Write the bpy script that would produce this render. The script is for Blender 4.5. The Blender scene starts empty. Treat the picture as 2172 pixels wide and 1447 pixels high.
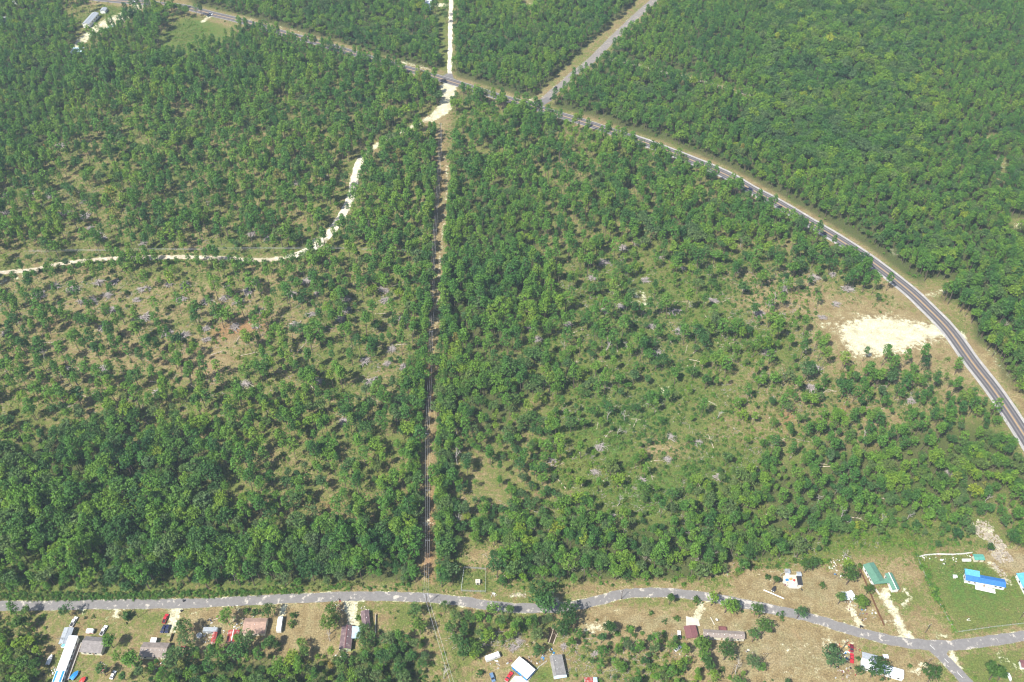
import bpy, math, random
import numpy as np
from mathutils import Vector, Matrix

S = bpy.context.scene
col = S.collection
R = math.radians

# ------------------------------------------------------------------ camera, sky, sun, exposure
CAM_H, PITCH, FPX = 460.0, 44.5, 1950.0        # height (m), angle below the horizon, focal length for a 2172 px wide frame
cam_data = bpy.data.cameras.new('camera'); cam = bpy.data.objects.new('camera', cam_data); col.objects.link(cam)
cam.location = (0, 0, CAM_H); cam.rotation_euler = (R(90 - PITCH), 0, 0)
cam_data.sensor_width = 36; cam_data.lens = 36 * FPX / 2172; cam_data.clip_start = 1; cam_data.clip_end = 12000
S.camera = cam
SUN_EL, SHADOW_AZ = 54.0, 45.0                 # shadows fall towards +x +y
world = bpy.data.worlds.new('World'); S.world = world; world.use_nodes = True
wn = world.node_tree.nodes; wl = world.node_tree.links; wn.clear()
sky = wn.new('ShaderNodeTexSky'); sky.sky_type = 'NISHITA'; sky.sun_disc = False
sky.sun_elevation = R(SUN_EL); sky.sun_rotation = R(225); sky.altitude = 100; sky.air_density = 1.0; sky.dust_density = 1.2
bgd = wn.new('ShaderNodeBackground'); bgd.inputs['Strength'].default_value = 0.085
wo = wn.new('ShaderNodeOutputWorld'); wl.new(sky.outputs[0], bgd.inputs[0]); wl.new(bgd.outputs[0], wo.inputs[0])
sun_data = bpy.data.lights.new('sun', 'SUN'); sun_data.energy = 4.6; sun_data.angle = R(0.5); sun_data.color = (1.0, 0.96, 0.88)
sun = bpy.data.objects.new('sun', sun_data); col.objects.link(sun)
sdir = Vector((math.cos(R(SHADOW_AZ)) * math.cos(R(SUN_EL)), math.sin(R(SHADOW_AZ)) * math.cos(R(SUN_EL)), -math.sin(R(SUN_EL))))
sun.rotation_euler = sdir.to_track_quat('-Z', 'Y').to_euler(); sun.location = (-200, -200, 600)
S.view_settings.view_transform = 'Standard'; S.view_settings.look = 'None'; S.view_settings.gamma = 1
S.view_settings.use_curve_mapping = False; S.view_settings.exposure = 0.93
S.render.engine = 'CYCLES'
S.cycles.filter_width = 1.2; S.cycles.max_bounces = 5; S.cycles.diffuse_bounces = 3; S.cycles.glossy_bounces = 2; S.cycles.transmission_bounces = 3
S.cycles.volume_bounces = 0; S.cycles.caustics_reflective = False; S.cycles.caustics_refractive = False

# ------------------------------------------------------------------ survey: photo pixel -> ground point
SP, CP = math.sin(R(PITCH)), math.cos(R(PITCH)); CX, CY = 1086.0, 723.5
def g(x, y, z=0.0):
    u = (x - CX) / FPX; v = (y - CY) / FPX; D = SP + v * CP; H = CAM_H - z
    return Vector((H * u / D, H * (CP - v * SP) / D, z))
def gnp(P):
    P = np.asarray(P, float); u = (P[:, 0] - CX) / FPX; v = (P[:, 1] - CY) / FPX; D = SP + v * CP
    return np.stack([CAM_H * u / D, CAM_H * (CP - v * SP) / D], 1)
def pix(X, Y):
    zc = Y * CP + CAM_H * SP; yc = -(Y * SP - CAM_H * CP)
    return CX + FPX * X / zc, CY + FPX * yc / zc

# ------------------------------------------------------------------ tags and mesh helpers
def tag(o, label=None, cat=None, group=None, kind=None):
    if label: o['label'] = label
    if cat: o['category'] = cat
    if group: o['group'] = group
    if kind: o['kind'] = kind
    return o
def empty(name, loc, rz=0.0, label=None, cat=None, group=None):
    o = bpy.data.objects.new(name, None); col.objects.link(o); o.location = loc; o.rotation_euler = (0, 0, rz)
    o.empty_display_size = 0.5
    return tag(o, label, cat, group)
class MB:
    def __init__(s): s.v = []; s.f = []; s.m = []; s.mi = 0
    def add(s, vs, fs):
        b = len(s.v); s.v += [tuple(v) for v in vs]; s.f += [tuple(i + b for i in f) for f in fs]; s.m += [s.mi] * len(fs); return s
    def box(s, c, d, rz=0, top=1.0):
        cx, cy, cz = c; dx, dy, dz = d[0] / 2, d[1] / 2, d[2] / 2; ca, sa = math.cos(rz), math.sin(rz); vs = []
        for z, k in ((-dz, 1.0), (dz, top)):
            for x, y in ((-dx, -dy), (dx, -dy), (dx, dy), (-dx, dy)):
                x2, y2 = x * k, y * k; vs.append((cx + x2 * ca - y2 * sa, cy + x2 * sa + y2 * ca, cz + z))
        return s.add(vs, [(3, 2, 1, 0), (4, 5, 6, 7), (0, 1, 5, 4), (1, 2, 6, 5), (2, 3, 7, 6), (3, 0, 4, 7)])
    def prism(s, poly, z0, z1):
        n = len(poly); vs = [(x, y, z0) for x, y in poly] + [(x, y, z1) for x, y in poly]
        return s.add(vs, [tuple(range(n - 1, -1, -1)), tuple(range(n, 2 * n))] + [(i, (i + 1) % n, n + (i + 1) % n, n + i) for i in range(n)])
    def prism_y(s, poly, y0, y1):       # polygon in x,z extruded along y
        n = len(poly); vs = [(x, y0, z) for x, z in poly] + [(x, y1, z) for x, z in poly]
        return s.add(vs, [tuple(range(n)), tuple(range(2 * n - 1, n - 1, -1))] + [(i, n + i, n + (i + 1) % n, (i + 1) % n) for i in range(n)])
    def prism_x(s, poly, x0, x1):       # polygon in y,z extruded along x
        n = len(poly); vs = [(x0, y, z) for y, z in poly] + [(x1, y, z) for y, z in poly]
        return s.add(vs, [tuple(range(n - 1, -1, -1)), tuple(range(n, 2 * n))] + [(i, (i + 1) % n, n + (i + 1) % n, n + i) for i in range(n)])
    def tube(s, pts, rad, n=6):
        pts = [Vector(p) for p in pts]; rings = []
        for i, p in enumerate(pts):
            d = (pts[min(i + 1, len(pts) - 1)] - pts[max(i - 1, 0)]).normalized()
            a = d.orthogonal().normalized() if i == 0 else (a - d * a.dot(d)).normalized()
            b = d.cross(a); r = rad[i] if hasattr(rad, '__len__') else rad
            rings.append([p + (a * math.cos(t) + b * math.sin(t)) * r for t in [2 * math.pi * k / n for k in range(n)]])
        vs = [v for r_ in rings for v in r_]; fs = []
        for i in range(len(pts) - 1):
            for k in range(n): fs.append((i * n + k, i * n + (k + 1) % n, (i + 1) * n + (k + 1) % n, (i + 1) * n + k))
        fs.append(tuple(range(n - 1, -1, -1))); fs.append(tuple((len(pts) - 1) * n + k for k in range(n)))
        return s.add(vs, fs)
    def cyl(s, c, r, h, n=12, axis='z'):
        p = {'z': ((0, 0, -h / 2), (0, 0, h / 2)), 'x': ((-h / 2, 0, 0), (h / 2, 0, 0)), 'y': ((0, -h / 2, 0), (0, h / 2, 0))}[axis]
        return s.tube([Vector(c) + Vector(q) for q in p], r, n)
    def mesh(s, name, mats):
        me = bpy.data.meshes.new(name); me.from_pydata(s.v, [], s.f)
        for m in (mats if isinstance(mats, (list, tuple)) else [mats]): me.materials.append(m)
        if isinstance(mats, (list, tuple)) and len(mats) > 1: me.polygons.foreach_set('material_index', s.m)
        me.update(); return me
    def build(s, name, mats, parent=None, loc=None, rz=None):
        o = bpy.data.objects.new(name, s.mesh(name, mats)); col.objects.link(o)
        if parent: o.parent = parent
        if loc is not None: o.location = loc
        if rz is not None: o.rotation_euler = (0, 0, rz)
        return o

# ------------------------------------------------------------------ materials
def newmat(name, rough=0.8):
    m = bpy.data.materials.new(name); m.use_nodes = True; nt = m.node_tree
    b = nt.nodes['Principled BSDF']; b.inputs['Roughness'].default_value = rough
    return m, nt, b
def N(nt, t, **kw):
    n = nt.nodes.new(t)
    for k, v in kw.items(): setattr(n, k, v)
    return n
def noise(nt, scale, detail=4, rough=0.55, coord='Object', loc=None):
    tc = N(nt, 'ShaderNodeTexCoord'); n = N(nt, 'ShaderNodeTexNoise'); n.inputs['Scale'].default_value = scale
    n.inputs['Detail'].default_value = detail; n.inputs['Roughness'].default_value = rough
    if loc is not None:
        mp = N(nt, 'ShaderNodeMapping'); mp.inputs['Location'].default_value = loc
        nt.links.new(tc.outputs[coord], mp.inputs[0]); nt.links.new(mp.outputs[0], n.inputs['Vector'])
    else: nt.links.new(tc.outputs[coord], n.inputs['Vector'])
    return n.outputs['Fac']
def ramp(nt, src, stops):
    r = N(nt, 'ShaderNodeValToRGB'); e = r.color_ramp.elements
    while len(e) < len(stops): e.new(0.5)
    for el, (p, c) in zip(e, stops): el.position = p; el.color = (*c, 1) if hasattr(c, '__len__') else (c, c, c, 1)
    nt.links.new(src, r.inputs[0]); return r.outputs[0]
def mix(nt, fac, a, b, mode='MIX'):
    m = N(nt, 'ShaderNodeMix', data_type='RGBA', blend_type=mode)
    for sock, v in ((m.inputs[0], fac), (m.inputs[6], a), (m.inputs[7], b)):
        if hasattr(v, 'node'): nt.links.new(v, sock)
        elif hasattr(v, '__len__'): sock.default_value = (*v, 1)
        else: sock.default_value = v
    return m.outputs[2]
def math_(nt, op, a, b=None, clamp=False):
    m = N(nt, 'ShaderNodeMath', operation=op); m.use_clamp = clamp
    for sock, v in ((m.inputs[0], a), (m.inputs[1], b)):
        if v is None: continue
        if hasattr(v, 'node'): nt.links.new(v, sock)
        else: sock.default_value = v
    return m.outputs[0]
def plain(name, c, rough=0.7, var=0.25, scale=3.0, metal=0.0, c2=None):
    m, nt, b = newmat(name, rough); b.inputs['Metallic'].default_value = metal
    n = noise(nt, scale); c2 = c2 or tuple(x * (1 - var) for x in c)
    nt.links.new(ramp(nt, n, [(0.35, c2), (0.65, c)]), b.inputs['Base Color']); return m
def ribbed(name, c, period=0.35, rough=0.45, metal=0.0, axis='X', rust=None):
    m, nt, b = newmat(name, rough); b.inputs['Metallic'].default_value = metal
    tc = N(nt, 'ShaderNodeTexCoord'); w = N(nt, 'ShaderNodeTexWave', wave_type='BANDS', bands_direction=axis)
    w.inputs['Scale'].default_value = 0.31 / period; nt.links.new(tc.outputs['Object'], w.inputs['Vector'])
    n = noise(nt, 0.9, 5); base = ramp(nt, n, [(0.3, tuple(x * 0.8 for x in c)), (0.7, c)])
    base = mix(nt, 1.0, base, ramp(nt, noise(nt, 1.6, 6, 0.7, loc=(2, 5, 3)), [(0.3, 0.72), (0.6, 1.08)]), 'MULTIPLY')
    if rust: base = mix(nt, ramp(nt, noise(nt, 0.6, 6, loc=(4, 7, 1)), [(0.5, 0), (0.62, 1)]), base, rust)
    nt.links.new(base, b.inputs['Base Color'])
    bp = N(nt, 'ShaderNodeBump'); bp.inputs['Strength'].default_value = 0.5; bp.inputs['Distance'].default_value = 0.03
    nt.links.new(w.outputs['Fac'], bp.inputs['Height']); nt.links.new(bp.outputs[0], b.inputs['Normal']); return m
def shingle(name, c):
    m, nt, b = newmat(name, 0.9)
    tc = N(nt, 'ShaderNodeTexCoord'); br = N(nt, 'ShaderNodeTexBrick'); br.inputs['Scale'].default_value = 1.0
    br.inputs['Brick Width'].default_value = 0.9; br.inputs['Row Height'].default_value = 0.3; br.inputs['Mortar Size'].default_value = 0.02
    br.inputs['Color1'].default_value = (*c, 1); br.inputs['Color2'].default_value = (*[x * 0.75 for x in c], 1)
    br.inputs['Mortar'].default_value = (*[x * 0.6 for x in c], 1)
    nt.links.new(tc.outputs['Object'], br.inputs['Vector'])
    n = ramp(nt, noise(nt, 0.5, 6), [(0.3, 0.75), (0.7, 1.1)])
    nt.links.new(mix(nt, 1.0, br.outputs['Color'], n, 'MULTIPLY'), b.inputs['Base Color']); return m
def paint(name, c):
    m, nt, b = newmat(name, 0.35); n = noise(nt, 2.0, 4)
    nt.links.new(ramp(nt, n, [(0.3, tuple(x * 0.85 for x in c)), (0.7, c)]), b.inputs['Base Color'])
    b.inputs['Coat Weight'].default_value = 0.4; return m
def leafmat(name, stops, sat_noise=0.35, transl=0.24):
    m = bpy.data.materials.new(name); m.use_nodes = True; nt = m.node_tree; nt.nodes.clear()
    oi = N(nt, 'ShaderNodeObjectInfo'); base = ramp(nt, oi.outputs['Random'], stops)
    # stand-scale colour drift from where the plant grows
    n = N(nt, 'ShaderNodeTexNoise'); n.inputs['Scale'].default_value = 0.016; n.inputs['Detail'].default_value = 3
    nt.links.new(oi.outputs['Location'], n.inputs['Vector'])
    drift = ramp(nt, n.outputs['Fac'], [(0.36, (0.66, 0.82, 0.92)), (0.5, (0.94, 1.0, 0.98)), (0.64, (1.16, 1.10, 0.85))])
    base = mix(nt, 1.0, base, drift, 'MULTIPLY')
    at = N(nt, 'ShaderNodeAttribute', attribute_name='tint')
    base = mix(nt, 1.0, base, ramp(nt, at.outputs['Fac'], [(0.0, (0.55, 0.62, 0.62)), (1.0, (1.42, 1.34, 1.12))]), 'MULTIPLY')
    d = N(nt, 'ShaderNodeBsdfDiffuse'); t = N(nt, 'ShaderNodeBsdfTranslucent'); gl = N(nt, 'ShaderNodeBsdfGlossy')
    gl.inputs['Roughness'].default_value = 0.55; gl.inputs['Color'].default_value = (0.6, 0.65, 0.6, 1)
    base = mix(nt, 1.0, base, (0.86, 1.03, 0.80), 'MULTIPLY')
    nt.links.new(base, d.inputs['Color'])
    nt.links.new(mix(nt, 1.0, base, (1.1, 1.15, 0.6), 'MULTIPLY'), t.inputs['Color'])
    a = N(nt, 'ShaderNodeMixShader'); a.inputs[0].default_value = transl; nt.links.new(d.outputs[0], a.inputs[1]); nt.links.new(t.outputs[0], a.inputs[2])
    b = N(nt, 'ShaderNodeMixShader'); b.inputs[0].default_value = 0.02; nt.links.new(a.outputs[0], b.inputs[1]); nt.links.new(gl.outputs[0], b.inputs[2])
    o = N(nt, 'ShaderNodeOutputMaterial'); nt.links.new(b.outputs[0], o.inputs['Surface']); return m

M = {}
M['pine'] = leafmat('pine_needles', [(0.0, (0.060, 0.128, 0.040)), (0.25, (0.088, 0.172, 0.040)), (0.55, (0.118, 0.208, 0.042)), (0.8, (0.150, 0.228, 0.042)), (0.9975, (0.185, 0.235, 0.048)), (0.998, (0.28, 0.16, 0.08))])
M['broad'] = leafmat('broad_leaves', [(0.0, (0.050, 0.104, 0.040)), (0.22, (0.078, 0.148, 0.044)), (0.42, (0.118, 0.158, 0.072)), (0.52, (0.130, 0.160, 0.080)), (0.65, (0.112, 0.200, 0.040)), (0.85, (0.148, 0.225, 0.040)), (0.985, (0.20, 0.255, 0.040)), (0.995, (0.28, 0.28, 0.04))])
M['shrub'] = leafmat('shrub_leaves', [(0.0, (0.062, 0.115, 0.030)), (0.3, (0.100, 0.180, 0.036)), (0.6, (0.150, 0.225, 0.040)), (0.85, (0.165, 0.180, 0.062)), (1.0, (0.21, 0.18, 0.08))])
M['hedge'] = leafmat('yard_tree_leaves', [(0.0, (0.048, 0.090, 0.026)), (0.5, (0.070, 0.120, 0.030)), (1.0, (0.10, 0.155, 0.036))])
M['lime'] = leafmat('lime_leaves', [(0.0, (0.15, 0.24, 0.03)), (1.0, (0.20, 0.28, 0.03))])
M['weed'] = leafmat('weed_leaves', [(0.0, (0.075, 0.145, 0.030)), (0.35, (0.12, 0.20, 0.036)), (0.6, (0.16, 0.20, 0.055)), (0.85, (0.22, 0.19, 0.09)), (1.0, (0.30, 0.24, 0.15))])
M['bark'] = plain('bark', (0.16, 0.12, 0.09), 0.95, 0.4)
M['deadwood'] = plain('dead_wood', (0.46, 0.42, 0.38), 0.9, 0.35, 1.2)
M['brush'] = plain('cut_branches', (0.42, 0.37, 0.345), 0.9, 0.45, 0.8)
M['log'] = plain('log_wood', (0.52, 0.44, 0.34), 0.9, 0.3, 0.8)
M['white'] = plain('white_paint', (0.80, 0.80, 0.78), 0.5, 0.1)
M['white_metal'] = ribbed('white_roof_metal', (0.78, 0.80, 0.82), 0.6)
M['cream'] = plain('cream_siding', (0.70, 0.66, 0.52), 0.7, 0.12)
M['limegreen'] = plain('pale_green_siding', (0.50, 0.62, 0.34), 0.7, 0.12)
M['blue_roof'] = ribbed('blue_roof_metal', (0.035, 0.17, 0.46), 0.5)
M['sky_roof'] = ribbed('light_blue_roof_metal', (0.12, 0.42, 0.68), 0.5)
M['pale_roof'] = ribbed('pale_blue_roof_metal', (0.45, 0.60, 0.70), 0.5)
M['teal_roof'] = ribbed('teal_roof_metal', (0.10, 0.34, 0.27), 0.5)
M['green_roof'] = ribbed('green_roof_metal', (0.105, 0.235, 0.165), 0.6)
M['red_roof'] = ribbed('red_roof_metal', (0.38, 0.055, 0.045), 0.5, rust=(0.36, 0.25, 0.22))
M['maroon'] = ribbed('maroon_roof_metal', (0.20, 0.085, 0.085), 0.5)
M['purple'] = ribbed('brown_purple_roof', (0.155, 0.105, 0.110), 1.0, rust=(0.22, 0.16, 0.15))
M['grey_metal'] = ribbed('grey_roof_metal', (0.36, 0.39, 0.42), 0.5)
M['grey_sh'] = shingle('grey_shingles', (0.26, 0.235, 0.225))
M['taupe_sh'] = shingle('taupe_shingles', (0.30, 0.25, 0.22))
M['pink_sh'] = shingle('faded_pink_shingles', (0.42, 0.28, 0.215))
M['shed_sh'] = shingle('shed_grey_shingles', (0.27, 0.26, 0.25))
M['glass'] = plain('dark_glass', (0.02, 0.025, 0.035), 0.12, 0.1)
M['dark'] = plain('dark_parts', (0.025, 0.025, 0.028), 0.7, 0.2)
M['concrete'] = plain('concrete', (0.55, 0.53, 0.48), 0.9, 0.15, 0.7)
M['slab'] = plain('bright_slab', (0.52, 0.48, 0.40), 0.9, 0.18, 0.4)
M['wood'] = plain('weathered_wood', (0.34, 0.24, 0.16), 0.9, 0.35, 1.5)
M['brownfence'] = plain('brown_fence_boards', (0.20, 0.095, 0.045), 0.9, 0.35, 1.5)
M['polewood'] = plain('pole_wood', (0.12, 0.09, 0.07), 0.9, 0.3)
M['galv'] = plain('galvanised_steel', (0.42, 0.44, 0.45), 0.5, 0.15)
M['wire'] = plain('conductor_wire', (0.50, 0.50, 0.52), 0.5, 0.1)
M['bluetarp'] = plain('blue_tarp', (0.02, 0.25, 0.62), 0.55, 0.3, 0.8)
M['whitetarp'] = plain('white_tarp', (0.78, 0.76, 0.74), 0.7, 0.3, 0.9)
M['redplastic'] = plain('red_plastic', (0.55, 0.05, 0.04), 0.5, 0.2)
M['poolblue'] = plain('pool_water_blue', (0.25, 0.55, 0.70), 0.2, 0.2)
M['rock'] = plain('limestone', (0.40, 0.35, 0.28), 0.95, 0.4, 0.7)
M['tyre'] = plain('tyre_rubber', (0.02, 0.02, 0.02), 0.9, 0.2)
M['lamp'] = plain('headlight_glass', (0.8, 0.8, 0.8), 0.2, 0.05)
M['p_white'] = paint('white_car_paint', (0.80, 0.80, 0.80)); M['p_red'] = paint('red_car_paint', (0.48, 0.03, 0.04))
M['p_dred'] = paint('dark_red_car_paint', (0.17, 0.01, 0.025)); M['p_navy'] = paint('navy_car_paint', (0.02, 0.025, 0.07))
M['p_black'] = paint('black_car_paint', (0.018, 0.018, 0.022)); M['p_blue'] = paint('blue_grey_car_paint', (0.12, 0.20, 0.32))

# ------------------------------------------------------------------ road lines (photo survey points)
HIGHWAY = [(120, -14), (210, -2), (260, 3), (308, 6), (380, 13), (420, 22), (455, 31), (508, 43.5), (596, 69), (683, 93), (791, 125.5), (892, 154), (949, 171), (1011, 190), (1057, 205), (1126, 224.5), (1172, 239.5), (1241, 260), (1310, 283), (1350, 296), (1426, 323.7), (1534, 368), (1592, 401), (1649, 431), (1718, 472), (1787, 513), (1852, 557), (1924, 613), (1967, 653), (2014, 702), (2061, 767), (2107, 826), (2154, 895), (2205, 975), (2260, 1060)]
COUNTY = [(-120, 1286), (0, 1285.6), (100, 1284.5), (184, 1283), (270, 1281.5), (400, 1280), (534, 1273.7), (640, 1268.5), (750, 1265), (884, 1267), (976, 1275.5), (1040, 1284), (1100, 1290), (1160, 1289.5), (1221, 1284), (1276, 1272), (1322, 1260), (1400, 1257), (1472, 1262.6), (1527, 1271), (1610, 1287.5), (1693, 1304), (1748, 1319), (1810, 1338), (1889, 1358), (1950, 1366.5), (2021, 1369), (2100, 1359), (2172, 1349), (2290, 1331)]
BRANCH = [(1972, 1368), (1995, 1389), (2021, 1416), (2053, 1450), (2090, 1492)]
NSAND = [(949, 171), (953.6, 156), (954.7, 92), (957, 0), (958, -60)]
NEROAD = [(1126, 224.5), (1152, 214), (1177, 192), (1196, 177), (1218, 156), (1253, 129), (1300, 82), (1350, 34), (1393, -4), (1430, -40)]
SANDRD = [(951, 177), (950, 200), (944, 220), (926, 240), (900, 256), (868, 272), (830, 290), (802, 306), (775, 330), (763, 343), (753, 376), (746, 414), (731, 447), (713, 478), (690, 506), (668, 524), (630, 540), (574, 551), (503, 550), (430, 546), (329, 546), (228, 549), (126, 560), (76, 572), (0, 579), (-80, 590)]
SPATH = [(1288, 122), (1330, 132), (1400, 151), (1480, 170), (1550, 191), (1600, 204)]
TRACK = [(941, 325), (946, 350), (948, 395), (944, 440), (938, 500), (932, 560), (928, 640), (924, 720)]

def catmull(P, step=3.0):
    P = [np.array(p, float) for p in P]; P = [2 * P[0] - P[1]] + P + [2 * P[-1] - P[-2]]; out = []
    for i in range(1, len(P) - 2):
        p0, p1, p2, p3 = P[i - 1:i + 3]; n = max(1, int(np.linalg.norm(p2 - p1) / step))
        for k in range(n):
            t = k / n; out.append(0.5 * ((2 * p1) + (-p0 + p2) * t + (2 * p0 - 5 * p1 + 4 * p2 - p3) * t * t + (-p0 + 3 * p1 - 3 * p2 + p3) * t ** 3))
    out.append(P[-2]); return np.array(out)
def line(px, step=3.0): return catmull(gnp(px), step)
def seg_dist(X, Y, L):
    d = np.full(X.shape, 1e9)
    for a, b in zip(L[:-1], L[1:]):
        ab = b - a; t = np.clip(((X - a[0]) * ab[0] + (Y - a[1]) * ab[1]) / (ab @ ab + 1e-9), 0, 1)
        d = np.minimum(d, (X - a[0] - t * ab[0]) ** 2 + (Y - a[1] - t * ab[1]) ** 2)
    return np.sqrt(d)
def poly_sd(X, Y, P):                   # signed distance, negative inside
    d = seg_dist(X, Y, np.vstack([P, P[:1]])); ins = np.zeros(X.shape, bool); n = len(P)
    for i in range(n):
        x1, y1 = P[i]; x2, y2 = P[(i + 1) % n]
        c = (y1 > Y) != (y2 > Y); ins ^= c & (X < (x2 - x1) * (Y - y1) / (y2 - y1 + 1e-12) + x1)
    return np.where(ins, -d, d)
LN = {k: line(v, 6.0) for k, v in dict(highway=HIGHWAY, county=COUNTY, branch=BRANCH, nsand=NSAND, ne=NEROAD, sand=SANDRD, path=SPATH, track=TRACK).items()}

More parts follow.
